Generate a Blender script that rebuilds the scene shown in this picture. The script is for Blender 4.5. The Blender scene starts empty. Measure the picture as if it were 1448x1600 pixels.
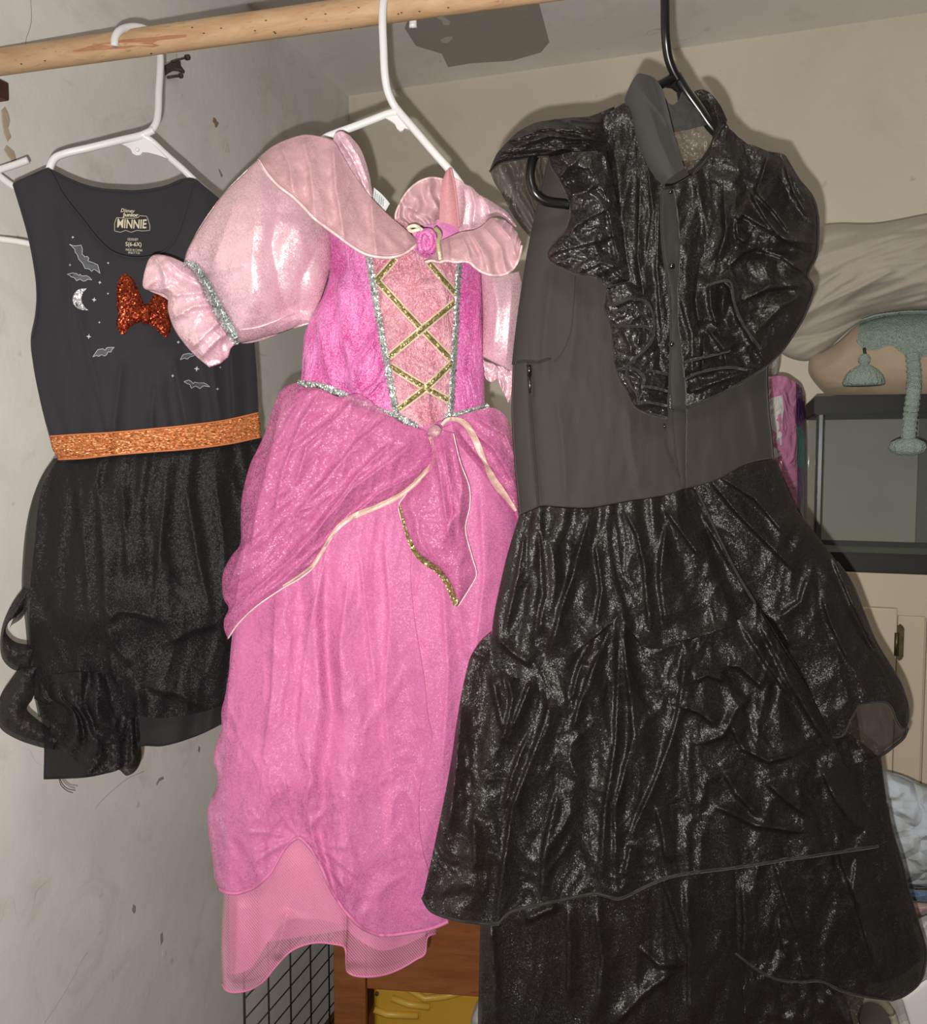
import bpy, bmesh, math, random
import numpy as np
from mathutils import Vector, Matrix
from mathutils.bvhtree import BVHTree
from mathutils.geometry import tessellate_polygon

SC = bpy.context.scene
COL = SC.collection
random.seed(7)

# ---------------------------------------------------------------- camera
FPX, CX, CY = 1340.0, 724.0, 800.0          # focal length in pixels of the 1448 x 1600 frame
YAW, PITCH = math.radians(18.2), math.radians(-3.72)
CAM = np.array([0.0, 0.0, 1.5])
cy_, sy_, cp_, sp_ = math.cos(YAW), math.sin(YAW), math.cos(PITCH), math.sin(PITCH)
FWD = np.array([-sy_ * cp_, cy_ * cp_, sp_])
RGT = np.array([cy_, sy_, 0.0])
UPV = np.cross(RGT, FWD)
cd = bpy.data.cameras.new('camera')
cam = bpy.data.objects.new('camera', cd)
COL.objects.link(cam)
cam.matrix_world = Matrix(((RGT[0], UPV[0], -FWD[0], CAM[0]), (RGT[1], UPV[1], -FWD[1], CAM[1]),
                           (RGT[2], UPV[2], -FWD[2], CAM[2]), (0, 0, 0, 1)))
cd.sensor_fit = 'VERTICAL'
cd.sensor_height = 24.0
cd.lens = 24.0 * FPX / 1600.0
cd.clip_start = 0.01
SC.camera = cam

# ---------------------------------------------------------------- world, lights, exposure
w = bpy.data.worlds.new('room_ambient')
SC.world = w
w.use_nodes = True
w.node_tree.nodes['Background'].inputs[0].default_value = (1.0, 0.93, 0.84, 1)
w.node_tree.nodes['Background'].inputs[1].default_value = 0.065

def lamp(name, kind, loc, energy, color, size=0.01, target=None):
    l = bpy.data.lights.new(name, kind)
    l.energy = energy
    l.color = color
    if kind == 'AREA':
        l.size = size
    else:
        l.shadow_soft_size = size
    o = bpy.data.objects.new(name, l)
    o.location = loc
    if target is not None:
        o.rotation_euler = (Vector(target) - Vector(loc)).to_track_quat('-Z', 'Y').to_euler()
    COL.objects.link(o)
    return o

flash_loc = CAM + RGT * -0.013 + UPV * -0.027
lamp('phone_flash', 'POINT', tuple(flash_loc), 60.0, (1.0, 0.965, 0.92), 0.004)
lamp('room_ceiling_lamp', 'AREA', (0.30, -0.60, 2.60), 10.0, (1.0, 0.90, 0.76), 0.35, (-0.1, 1.2, 1.0))

SC.view_settings.view_transform = 'Standard'
SC.view_settings.look = 'None'
SC.view_settings.gamma = 1.0
SC.view_settings.use_curve_mapping = False
SC.view_settings.exposure = 0.0

# ---------------------------------------------------------------- geometry of the view -> points in the room
def P(px, py, d):
    px, py, d = np.broadcast_arrays(np.asarray(px, float), np.asarray(py, float), np.asarray(d, float))
    return CAM + d[..., None] * (FWD + ((px - CX) / FPX)[..., None] * RGT - ((py - CY) / FPX)[..., None] * UPV)

def V(px, py, d):
    return Vector(P(px, py, d).tolist())

class Plane:
    """vertical plane a garment hangs in: through pixel (px,py) at depth d, its normal turned by yaw degrees"""
    def __init__(s, px, py, d, yaw):
        a = math.radians(yaw)
        f = np.array([-math.sin(YAW + a), math.cos(YAW + a), 0])
        s.n = f
        s.k = float(np.dot(f, P(px, py, d) - CAM))
    def depth(s, px, py):
        px = np.asarray(px, float); py = np.asarray(py, float)
        r = FWD + ((px - CX) / FPX)[..., None] * RGT - ((py - CY) / FPX)[..., None] * UPV
        return s.k / (r @ s.n)
    def pt(s, px, py, h=0.0):
        return P(px, py, s.depth(px, py) - h)

# ---------------------------------------------------------------- noise
def _h(ix, iy, seed):
    n = (ix * 374761393 + iy * 668265263 + seed * 974634777) & 0xffffffff
    n = ((n ^ (n >> 13)) * 1274126177) & 0xffffffff
    n = n ^ (n >> 16)
    return n
def pn(x, y, seed=0):
    x = np.asarray(x, float); y = np.asarray(y, float)
    x, y = np.broadcast_arrays(x, y)
    ix = np.floor(x).astype(np.int64); iy = np.floor(y).astype(np.int64)
    fx, fy = x - ix, y - iy
    u = fx ** 3 * (fx * (fx * 6 - 15) + 10); v = fy ** 3 * (fy * (fy * 6 - 15) + 10)
    def g(a, b, dx, dy):
        t = _h(a, b, seed) / 4294967296.0 * 2 * np.pi
        return np.cos(t) * dx + np.sin(t) * dy
    n00 = g(ix, iy, fx, fy); n10 = g(ix + 1, iy, fx - 1, fy)
    n01 = g(ix, iy + 1, fx, fy - 1); n11 = g(ix + 1, iy + 1, fx - 1, fy - 1)
    return (n00 * (1 - u) + n10 * u) * (1 - v) + (n01 * (1 - u) + n11 * u) * v
def fbm(x, y, seed=0, o=4):
    r, a = 0, 1.0
    for i in range(o):
        r = r + a * pn(x * 2 ** i, y * 2 ** i, seed + i * 17); a *= 0.5
    return r
def crumple(x, y, sx, sy, seed=0, o=4, gain=0.5):
    """creased cloth: warped ridged noise, about 0..1"""
    x = x / sx; y = y / sy
    wx = x + 0.55 * pn(x * 0.9, y * 0.9, seed + 91); wy = y + 0.55 * pn(x * 0.9 + 7, y * 0.9, seed + 92)
    r, a, t = 0, 1.0, 0
    for i in range(o):
        r = r + a * (1 - np.abs(pn(wx * 1.9 ** i, wy * 1.9 ** i, seed + i * 13)) * 2.2); t += a; a *= gain
    return r / t
def folds(s, t, k, seed, warp=0.35, sharp=1.0):
    """vertical folds across s, drifting with t, about -1..1"""
    ph = k * s + warp * pn(s * k * 0.6, t * 2.2, seed) * 2
    am = 0.6 + 0.8 * pn(s * k * 0.5 + 3, t * 1.3, seed + 5)
    v = np.cos(2 * np.pi * ph)
    return am * np.sign(v) * np.abs(v) ** sharp
def crease(X, Y, lines, amp, w1, w2=None):
    """ridges along traced lines: falls off over w1 pixels on the left of the line, w2 on the right"""
    H = np.zeros_like(X)
    w2 = w2 or w1
    for ln in lines:
        best = np.full_like(X, 1e9); side = np.zeros_like(X); par = np.zeros_like(X)
        n = len(ln) - 1
        for i in range(n):
            ax, ay = ln[i][:2]; bx, by = ln[i + 1][:2]
            dx, dy = bx - ax, by - ay
            L2 = dx * dx + dy * dy + 1e-9
            q = np.clip(((X - ax) * dx + (Y - ay) * dy) / L2, 0, 1)
            ex, ey = X - ax - q * dx, Y - ay - q * dy
            dd = np.sqrt(ex * ex + ey * ey)
            m = dd < best
            best = np.where(m, dd, best)
            side = np.where(m, np.sign(dx * ey - dy * ex), side)
            par = np.where(m, (i + q) / n, par)
        ww = np.where(side > 0, w1, w2)
        taper = np.clip(np.minimum(par, 1 - par) * 6 + 0.25, 0, 1)
        H += amp * taper * np.exp(-(best / ww) ** 1.3)
    return H

# ---------------------------------------------------------------- curves and sheets
def curve(pts, n):
    p = np.array(pts, float)
    if len(p) == 2:
        t = np.linspace(0, 1, n)[:, None]
        return p[0] * (1 - t) + p[1] * t
    seg = np.sqrt(np.linalg.norm(np.diff(p, axis=0), axis=1)) + 1e-6
    ext = np.vstack([2 * p[0] - p[1], p, 2 * p[-1] - p[-2]])
    kn = np.concatenate([[-seg[0]], [0], np.cumsum(seg), [np.sum(seg) + seg[-1]]])
    out = []
    for i in range(len(p) - 1):
        t0, t1, t2, t3 = kn[i:i + 4]
        p0, p1, p2, p3 = ext[i:i + 4]
        t = np.linspace(t1, t2, 24, endpoint=(i == len(p) - 2))[:, None]
        A1 = (t1 - t) / (t1 - t0) * p0 + (t - t0) / (t1 - t0) * p1
        A2 = (t2 - t) / (t2 - t1) * p1 + (t - t1) / (t2 - t1) * p2
        A3 = (t3 - t) / (t3 - t2) * p2 + (t - t2) / (t3 - t2) * p3
        B1 = (t2 - t) / (t2 - t0) * A1 + (t - t0) / (t2 - t0) * A2
        B2 = (t3 - t) / (t3 - t1) * A2 + (t - t1) / (t3 - t1) * A3
        out.append((t2 - t) / (t2 - t1) * B1 + (t - t1) / (t2 - t1) * B2)
    c = np.vstack(out)
    L = np.concatenate([[0], np.cumsum(np.linalg.norm(np.diff(c, axis=0), axis=1))])
    u = np.linspace(0, L[-1], n)
    return np.stack([np.interp(u, L, c[:, k]) for k in range(c.shape[1])], 1)

def link(name, mesh, mat=None, parent=None, smooth=True):
    o = bpy.data.objects.new(name, mesh)
    COL.objects.link(o)
    if mat is not None and not mesh.materials:
        mesh.materials.append(mat)
    if smooth and len(mesh.polygons):
        mesh.polygons.foreach_set('use_smooth', [True] * len(mesh.polygons))
    if parent is not None:
        o.parent = parent
        org = origin_of(parent)
        mesh.transform(Matrix.Translation(-org))
    return o
ORG = {}
def origin_of(o):
    v = Vector((0, 0, 0))
    while o is not None:
        v = v + o.location
        o = o.parent
    return v

def thing(name, label, cat, loc, group=None):
    o = bpy.data.objects.new(name, None)
    o.empty_display_size = 0.05
    o.location = loc
    COL.objects.link(o)
    return tag(o, label, cat, group)
def tag(o, label=None, cat=None, group=None, kind=None):
    if label: o['label'] = label
    if cat: o['category'] = cat
    if group: o['group'] = group
    if kind: o['kind'] = kind
    return o

class Surf:
    pass
def coons(top, bottom, left, right, nu, nv):
    top = list(top); bottom = list(bottom)
    left = list(left) if left else [top[0], bottom[0]]
    right = list(right) if right else [top[-1], bottom[-1]]
    left[0] = top[0]; left[-1] = bottom[0]; right[0] = top[-1]; right[-1] = bottom[-1]
    a, b = curve(top, nu), curve(bottom, nu)
    l, r = curve(left, nv), curve(right, nv)
    s = np.linspace(0, 1, nu)[None, :, None]; t = np.linspace(0, 1, nv)[:, None, None]
    c = (1 - t) * a[None] + t * b[None] + (1 - s) * l[:, None] + s * r[:, None] \
        - ((1 - s) * (1 - t) * a[0] + s * (1 - t) * a[-1] + (1 - s) * t * b[0] + s * t * b[-1])
    return c, np.broadcast_to(s[..., 0], (nv, nu)), np.broadcast_to(t[..., 0], (nv, nu))

def grid_mesh(name, pts, wrap=False, uv=True):
    nv, nu = pts.shape[:2]
    me = bpy.data.meshes.new(name)
    idx = np.arange(nv * nu).reshape(nv, nu)
    if wrap:
        j2 = np.roll(idx, -1, axis=1)
        q = np.stack([idx[:-1], idx[1:], j2[1:], j2[:-1]], -1).reshape(-1, 4)
    else:
        q = np.stack([idx[:-1, :-1], idx[1:, :-1], idx[1:, 1:], idx[:-1, 1:]], -1).reshape(-1, 4)
    me.from_pydata(pts.reshape(-1, 3).tolist(), [], q.tolist())
    if uv and not wrap:
        S = np.broadcast_to(np.linspace(0, 1, nu)[None, :], (nv, nu)).ravel()
        T = np.broadcast_to(np.linspace(0, 1, nv)[:, None], (nv, nu)).ravel()
        l = me.uv_layers.new(name='UVMap')
        f = q.ravel()
        l.data.foreach_set('uv', np.stack([S[f], T[f]], -1).ravel())
    me.update()
    return me, q

def sheet(name, parent, mat, plane, top, bottom, left=None, right=None, nu=80, nv=80, h=None, thick=0.0, mk=True):
    g, S, T = coons(top, bottom, left, right, nu, nv)
    X, Y = g[..., 0], g[..., 1]
    H = h(S, T, X, Y) if h is not None else np.zeros_like(X)
    pts = plane.pt(X, Y, H)
    s = Surf()
    s.pts = pts; s.plane = plane; s.H = H
    me, q = grid_mesh(name, pts)
    s.bvh = BVHTree.FromPolygons([tuple(v) for v in pts.reshape(-1, 3)], q.tolist())
    s.edge_bottom = pts[-1]; s.edge_left = pts[:, 0]; s.edge_right = pts[:, -1]; s.edge_top = pts[0]
    s.obj = link(name, me, mat, parent)
    if thick:
        m = s.obj.modifiers.new('cloth_thickness', 'SOLIDIFY')
        m.thickness = thick; m.offset = -1
    s.last = float(np.mean(H))
    return s

def on(surf, px, py, off=0.0006):
    """the point of a surface (or the nearest of several) that is seen at a pixel, lifted off by off metres"""
    ss = surf if isinstance(surf, (list, tuple)) else [surf]
    r = Vector((FWD + (px - CX) / FPX * RGT - (py - CY) / FPX * UPV).tolist())
    o = Vector(CAM.tolist())
    best = None
    for s in ss:
        hit = s.bvh.ray_cast(o, r.normalized())
        if hit[0] is not None:
            d = (hit[0] - o).dot(Vector(FWD.tolist()))
            if best is None or d < best:
                best = d
                s.last = float(s.plane.depth(px, py)) - d
    if best is None:
        best = float(ss[0].plane.depth(px, py)) - ss[0].last
    return np.array(P(px, py, best - off))

def ribbon(name, parent, mat, surf, path, width, off=0.001, n=60, m=5, crown=0.0008, wav=0.0, thick=0.0):
    c = curve(path, n)
    d = np.gradient(c, axis=0); d /= np.linalg.norm(d, axis=1)[:, None] + 1e-9
    nr = np.stack([-d[:, 1], d[:, 0]], 1)
    wd = np.interp(np.linspace(0, 1, n), np.linspace(0, 1, len(width)), width) if isinstance(width, (list, tuple)) else np.full(n, width)
    pts = np.zeros((n, m, 3))
    for i in range(n):
        for j in range(m):
            q = (j / (m - 1) - 0.5)
            jit = wav * math.sin(i * 1.7 + j) if wav else 0
            x, y = c[i] + nr[i] * (q * wd[i] + jit)
            pts[i, j] = on(surf, x, y, off + crown * (1 - 4 * q * q))
    me, q = grid_mesh(name, pts)
    o = link(name, me, mat, parent)
    if thick:
        mm = o.modifiers.new('thickness', 'SOLIDIFY'); mm.thickness = thick; mm.offset = -1
    return o

def tube_pts(pts, r, n=8):
    p = np.array(pts, float)
    k = len(p)
    rr = np.broadcast_to(np.asarray(r, float), (k,))
    t = np.gradient(p, axis=0); t /= np.linalg.norm(t, axis=1)[:, None] + 1e-12
    ref = np.array([0, 0, 1.0]) if abs(t[0][2]) < 0.9 else np.array([1.0, 0, 0])
    u = np.cross(t[0], ref); u /= np.linalg.norm(u)
    rings = []
    for i in range(k):
        u = u - t[i] * np.dot(u, t[i]); u /= np.linalg.norm(u) + 1e-12
        v = np.cross(t[i], u)
        a = np.linspace(0, 2 * np.pi, n, endpoint=False)[:, None]
        rings.append(p[i] + rr[i] * (np.cos(a) * u + np.sin(a) * v))
    return np.array(rings)
def tube(name, pts, r, mat, parent=None, n=8, smoothn=None, cap=True):
    pts = np.array([tuple(q) for q in pts], float)
    if smoothn:
        pts = curve(pts, smoothn)
    g = tube_pts(pts, r, n)
    me, _ = grid_mesh(name, g, wrap=True)
    if cap:
        bm = bmesh.new(); bm.from_mesh(me)
        bm.verts.ensure_lookup_table()
        k = len(g)
        bm.faces.new([bm.verts[i] for i in range(n)])
        bm.faces.new([bm.verts[(k - 1) * n + i] for i in reversed(range(n))])
        bmesh.ops.recalc_face_normals(bm, faces=bm.faces)
        bm.to_mesh(me); bm.free()
    return link(name, me, mat, parent)

def puff(name, parent, mat, surf, poly, hmax, off=0.0005, rings=7, pw=0.5, wob=0.0, seed=0):
    """a padded patch with a traced outline, closest to the cloth at its rim"""
    p = np.array(poly, float)
    p = curve(np.vstack([p, p[:1]]), 64)[:-1]
    c = p.mean(0)
    out = []
    for i in range(rings):
        f = 1 - i / rings
        q = c + (p - c) * f
        hh = hmax * (1 - f * f) ** pw
        out.append([on(surf, x, y, off + hh + (wob * float(pn(x * 0.2, y * 0.2, seed)) if i else 0)) for x, y in q])
    g = np.array(out)
    me, _ = grid_mesh(name, g, wrap=True)
    bm = bmesh.new(); bm.from_mesh(me); bm.verts.ensure_lookup_table()
    n = g.shape[1]
    bm.faces.new([bm.verts[(rings - 1) * n + i] for i in range(n)])
    bmesh.ops.recalc_face_normals(bm, faces=bm.faces)
    bm.to_mesh(me); bm.free()
    return link(name, me, mat, parent)

def decal(name, parent, mat, surf, poly, off=0.0006):
    tris = tessellate_polygon([[Vector((x, y, 0)) for x, y in poly]])
    me = bpy.data.meshes.new(name)
    me.from_pydata([tuple(on(surf, x, y, off)) for x, y in poly], [], [tuple(t) for t in tris])
    return link(name, me, mat, parent, smooth=False)

def outline(name, parent, mat, surf, poly, r, off=0.0008, closed=True):
    pp = list(poly) + ([poly[0]] if closed else [])
    c = []
    for a, b in zip(pp[:-1], pp[1:]):
        c += [(a[0] * (1 - t) + b[0] * t, a[1] * (1 - t) + b[1] * t) for t in (0, .33, .66)]
    c.append(pp[-1])
    return tube(name, [on(surf, x, y, off) for x, y in c], r, mat, parent, n=5)

def text_px(name, parent, mat, surf, body, cx, cy, wpx, hpx, off=0.0007, rot=0.0, shear=0.0, bold=0.0, arc=0.0):
    cu = bpy.data.curves.new('lettering', 'FONT')
    cu.body = body; cu.align_x = 'CENTER'; cu.align_y = 'CENTER'; cu.resolution_u = 3; cu.shear = shear; cu.offset = bold
    tmp = bpy.data.objects.new('lettering', cu); COL.objects.link(tmp)
    dg = bpy.context.evaluated_depsgraph_get(); dg.update()
    me = bpy.data.meshes.new_from_object(tmp.evaluated_get(dg))
    bpy.data.objects.remove(tmp); bpy.data.curves.remove(cu)
    co = np.array([v.co[:] for v in me.vertices])
    mn, mx = co.min(0), co.max(0)
    x = ((co[:, 0] - mn[0]) / (mx[0] - mn[0]) - 0.5) * wpx
    y = -((co[:, 1] - mn[1]) / (mx[1] - mn[1] + 1e-9) - 0.5) * hpx + arc * (x / wpx) ** 2
    c, s = math.cos(rot), math.sin(rot)
    X, Y = cx + x * c - y * s, cy + x * s + y * c
    for i, v in enumerate(me.vertices):
        v.co = on(surf, float(X[i]), float(Y[i]), off)
    me.materials.clear()
    me.name = name
    return link(name, me, mat, parent, smooth=False)

def box(name, mat, parent, lo, hi, bevel=0.0, M=None, seg=2):
    bm = bmesh.new()
    bmesh.ops.create_cube(bm, size=1)
    for v in bm.verts:
        v.co = Vector([(lo[i] + hi[i]) / 2 + v.co[i] * (hi[i] - lo[i]) for i in range(3)])
    if bevel:
        bmesh.ops.bevel(bm, geom=bm.edges[:], offset=bevel, segments=seg, affect='EDGES', profile=0.5)
    if M is not None:
        bm.transform(M)
    me = bpy.data.meshes.new(name); bm.to_mesh(me); bm.free()
    return link(name, me, mat, parent, smooth=False)

# ---------------------------------------------------------------- materials
ALB = 0.70
def lin(c, k=ALB):
    return tuple(k * ((v / 255) / 12.92 if v <= 10 else (((v / 255) + 0.055) / 1.055) ** 2.4) for v in c) + (1,)
class NT:
    def __init__(s, name):
        s.m = bpy.data.materials.new(name); s.m.use_nodes = True
        s.t = s.m.node_tree
        s.b = s.t.nodes['Principled BSDF']
        s.co = s.t.nodes.new('ShaderNodeTexCoord')
    def n(s, typ, **k):
        x = s.t.nodes.new(typ)
        for a, v in k.items():
            if a.startswith('i_'):
                x.inputs[a[2:].replace('_', ' ')].default_value = v
            else:
                setattr(x, a, v)
        return x
    def l(s, a, b):
        s.t.links.new(a, b)
    def noise(s, scale, detail=2, rough=0.5, dist=0.0, coord='Object', stretch=None):
        x = s.n('ShaderNodeTexNoise', i_Scale=scale, i_Detail=detail, i_Roughness=rough, i_Distortion=dist)
        src = s.co.outputs[coord]
        if stretch:
            mp = s.n('ShaderNodeMapping'); mp.inputs['Scale'].default_value = stretch
            s.l(src, mp.inputs[0]); src = mp.outputs[0]
        s.l(src, x.inputs['Vector'])
        return x.outputs['Fac']
    def voro(s, scale, feature='F1', coord='Object', out='Distance', stretch=None):
        x = s.n('ShaderNodeTexVoronoi', i_Scale=scale); x.feature = feature
        src = s.co.outputs[coord]
        if stretch:
            mp = s.n('ShaderNodeMapping'); mp.inputs['Scale'].default_value = stretch
            s.l(src, mp.inputs[0]); src = mp.outputs[0]
        s.l(src, x.inputs['Vector'])
        return x.outputs[out]
    def ramp(s, fac, stops):
        x = s.n('ShaderNodeValToRGB')
        e = x.color_ramp.elements
        while len(e) < len(stops):
            e.new(0.5)
        for i, (p, c) in enumerate(stops):
            e[i].position = p
            e[i].color = c if isinstance(c, tuple) else (c, c, c, 1)
        s.l(fac, x.inputs[0])
        return x.outputs[0]
    def mix(s, fac, a, b, mode='MIX'):
        x = s.n('ShaderNodeMix', data_type='RGBA', blend_type=mode)
        for sock, v in ((x.inputs['Factor'], fac), (x.inputs['A'], a), (x.inputs['B'], b)):
            if hasattr(v, 'is_linked') or hasattr(v, 'links'):
                s.l(v, sock)
            else:
                sock.default_value = v
        return x.outputs['Result']
    def math(s, op, a, b=0.0):
        x = s.n('ShaderNodeMath', operation=op)
        for sock, v in ((x.inputs[0], a), (x.inputs[1], b)):
            if hasattr(v, 'links'):
                s.l(v, sock)
            else:
                sock.default_value = v
        return x.outputs[0]
    def bump(s, height, strength=0.3, dist=0.001, normal=None):
        x = s.n('ShaderNodeBump'); x.inputs['Strength'].default_value = strength
        x.inputs['Distance'].default_value = dist
        s.l(height, x.inputs['Height'])
        if normal is not None:
            s.l(normal, x.inputs['Normal'])
        return x.outputs[0]
    def sparkle(s, scale, amp, normal=None, stretch=None):
        # every tiny cell of the weave leans its own way, so single threads catch the light
        v = s.n('ShaderNodeTexVoronoi', i_Scale=scale)
        src = s.co.outputs['Object']
        if stretch:
            mp = s.n('ShaderNodeMapping'); mp.inputs['Scale'].default_value = stretch
            s.l(src, mp.inputs[0]); src = mp.outputs[0]
        s.l(src, v.inputs['Vector'])
        vm = s.n('ShaderNodeVectorMath', operation='SUBTRACT'); s.l(v.outputs['Color'], vm.inputs[0]); vm.inputs[1].default_value = (0.5, 0.5, 0.5)
        sc = s.n('ShaderNodeVectorMath', operation='SCALE'); s.l(vm.outputs[0], sc.inputs[0]); sc.inputs['Scale'].default_value = amp
        if normal is None:
            normal = s.n('ShaderNodeNewGeometry').outputs['Normal']
        ad = s.n('ShaderNodeVectorMath', operation='ADD'); s.l(normal, ad.inputs[0]); s.l(sc.outputs[0], ad.inputs[1])
        nm = s.n('ShaderNodeVectorMath', operation='NORMALIZE'); s.l(ad.outputs[0], nm.inputs[0])
        return nm.outputs[0]
    def set(s, **k):
        for a, v in k.items():
            sock = s.b.inputs[a.replace('_', ' ')]
            if hasattr(v, 'links'):
                s.l(v, sock)
            else:
                sock.default_value = v
        return s

def plain(name, col, rough=0.5, metal=0.0, spec=0.5, bump=None, var=None):
    m = NT(name)
    m.set(Base_Color=lin(col), Roughness=rough, Metallic=metal, Specular_IOR_Level=spec)
    if var:
        m.set(Base_Color=m.mix(m.noise(var[0], 4), lin(col), lin(var[1])))
    if bump:
        m.set(Normal=m.bump(m.noise(bump[0], 3), bump[1], bump[2]))
    return m.m

# ---------------------------------------------------------------- cloth materials
def jersey(name, col, rough=0.85, grain=1500, alpha=None, sheen=0.15, spec=0.25):
    m = NT(name)
    n = m.noise(grain, 2)
    c = lin(col)
    d = tuple(v * 0.72 for v in c[:3]) + (1,)
    m.set(Base_Color=m.mix(n, d, c), Roughness=rough, Specular_IOR_Level=spec, Sheen_Weight=sheen, Sheen_Roughness=0.4)
    m.set(Normal=m.bump(n, 0.35, 0.0006))
    if alpha is not None:
        m.set(Alpha=alpha)
    return m.m
def satin(name, col, rough=0.36, spec=0.85, micro=0.30, ior=1.5):
    m = NT(name)
    m.set(Base_Color=lin(col), Roughness=rough, Specular_IOR_Level=spec, Sheen_Weight=0.10, Sheen_Roughness=0.3,
          Sheen_Tint=lin((255, 225, 230)), IOR=ior)
    m.set(Normal=m.sparkle(760, micro))
    return m.m
def velvet(name, col, col2, pile):
    m = NT(name)
    a = m.noise(24, 5, 0.65, 0.9, stretch=(1, 1, 0.5))
    f = m.noise(620, 2, 0.7)
    base = m.mix(m.ramp(a, [(0.40, 0.0), (0.60, 1.0)]), lin(col), lin(col2))
    base = m.mix(m.ramp(f, [(0.46, 0.0), (0.68, 0.6)]), base, lin(pile))
    m.set(Base_Color=base, Roughness=0.42, Specular_IOR_Level=0.6, Sheen_Weight=0.5, Sheen_Roughness=0.35, Sheen_Tint=lin(pile))
    m.set(Normal=m.sparkle(800, 0.6, m.bump(a, 0.9, 0.014)))
    return m.m
def organza(name, col, alpha=0.6, rough=0.32, spec=0.6, micro=0.35, shine=None, mott=0.7, gb=0.5, cell=620):
    """sheer crisp cloth: partly see-through, fine threads with sheen painted into their colour"""
    m = NT(name)
    f = m.noise(560, 2, 0.75)
    g = m.noise(70, 5, 0.65, 0.6)
    c = lin(col)
    if shine is not None:
        c = m.mix(m.math('MULTIPLY', m.ramp(f, [(0.54, 0.0), (0.72, 1.0)]), m.ramp(g, [(0.44, 0.0), (0.66, mott)])), c, lin(shine))  # glints of the threads painted into the base colour as lighter specks
    m.set(Base_Color=c, Roughness=rough, Specular_IOR_Level=spec)
    lw = m.n('ShaderNodeLayerWeight'); lw.inputs['Blend'].default_value = 0.35
    a = m.math('ADD', alpha, m.math('MULTIPLY', lw.outputs['Facing'], (1 - alpha) * 0.8))
    m.set(Alpha=a)
    m.set(Normal=m.sparkle(cell, micro, m.bump(g, gb, 0.004)))
    return m.m
def mesh_net(name, col, alpha=0.55):
    m = NT(name)
    wv = m.n('ShaderNodeTexWave', i_Scale=150.0); wv.bands_direction = 'DIAGONAL'
    m.l(m.co.outputs['Object'], wv.inputs['Vector'])
    a = m.ramp(wv.outputs['Fac'], [(0.2, alpha * 0.62), (0.75, min(1, alpha * 1.3))])
    m.set(Base_Color=lin(col), Roughness=0.5, Alpha=a, Specular_IOR_Level=0.4)
    return m.m
def glitter(name, cols, scale=650, rough=0.35, metal=0.8, stretch=None):
    m = NT(name)
    v = m.n('ShaderNodeTexVoronoi', i_Scale=scale)
    src = m.co.outputs['Object']
    if stretch:
        mp = m.n('ShaderNodeMapping'); mp.inputs['Scale'].default_value = stretch
        m.l(src, mp.inputs[0]); src = mp.outputs[0]
    m.l(src, v.inputs['Vector'])
    sep = m.n('ShaderNodeSeparateColor'); m.l(v.outputs['Color'], sep.inputs[0])
    st = [(i / max(1, len(cols) - 1), lin(c)) for i, c in enumerate(cols)]
    m.set(Base_Color=m.ramp(sep.outputs[0], st), Metallic=metal, Roughness=rough)
    vm = m.n('ShaderNodeVectorMath', operation='SUBTRACT'); m.l(v.outputs['Color'], vm.inputs[0]); vm.inputs[1].default_value = (0.5, 0.5, 0.5)
    sc = m.n('ShaderNodeVectorMath', operation='SCALE'); m.l(vm.outputs[0], sc.inputs[0]); sc.inputs['Scale'].default_value = 0.95
    ge = m.n('ShaderNodeNewGeometry')
    ad = m.n('ShaderNodeVectorMath', operation='ADD'); m.l(ge.outputs['Normal'], ad.inputs[0]); m.l(sc.outputs[0], ad.inputs[1])
    nm = m.n('ShaderNodeVectorMath', operation='NORMALIZE'); m.l(ad.outputs[0], nm.inputs[0])
    m.set(Normal=nm.outputs[0])
    return m.m

# ---------------------------------------------------------------- wall paint
def wall_paint(name, col, col2, stain, smudge=0.5, seed=0.0, k=0.7):
    m = NT(name)
    lin_ = lambda c: lin(c, k)
    mp = m.n('ShaderNodeMapping'); mp.inputs['Location'].default_value = (seed, seed, seed); m.l(m.co.outputs['Object'], mp.inputs[0])
    def nz(scale, d=4, r=0.55, dist=0.0):
        x = m.n('ShaderNodeTexNoise', i_Scale=scale, i_Detail=d, i_Roughness=r, i_Distortion=dist); m.l(mp.outputs[0], x.inputs['Vector']); return x.outputs['Fac']
    base = m.mix(m.ramp(nz(2.2, 5, 0.6, 0.6), [(0.35, 0.0), (0.65, 1.0)]), lin_(col), lin_(col2))
    sm = m.math('MULTIPLY', m.ramp(nz(5.0, 6, 0.65, 1.5), [(0.55, 0.0), (0.72, smudge)]), 1.0)
    base = m.mix(sm, base, lin_(stain))
    ln = m.math('ABSOLUTE', m.math('SUBTRACT', nz(3.3, 3, 0.5, 1.2), 0.5))
    line = m.math('MULTIPLY', m.ramp(ln, [(0.0, 0.8), (0.002, 0.0)]), m.ramp(nz(6, 2), [(0.60, 0.0), (0.70, 0.5)]))
    base = m.mix(line, base, lin_((168, 160, 150)))
    sp = m.ramp(nz(38, 2, 0.4), [(0.74, 0.0), (0.80, 0.40)])
    base = m.mix(sp, base, lin_((176, 168, 158)))
    m.set(Base_Color=base, Roughness=0.62, Specular_IOR_Level=0.3)
    m.set(Normal=m.bump(nz(140, 3), 0.12, 0.002, m.bump(nz(9, 4), 0.25, 0.01)))
    return m.m

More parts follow.
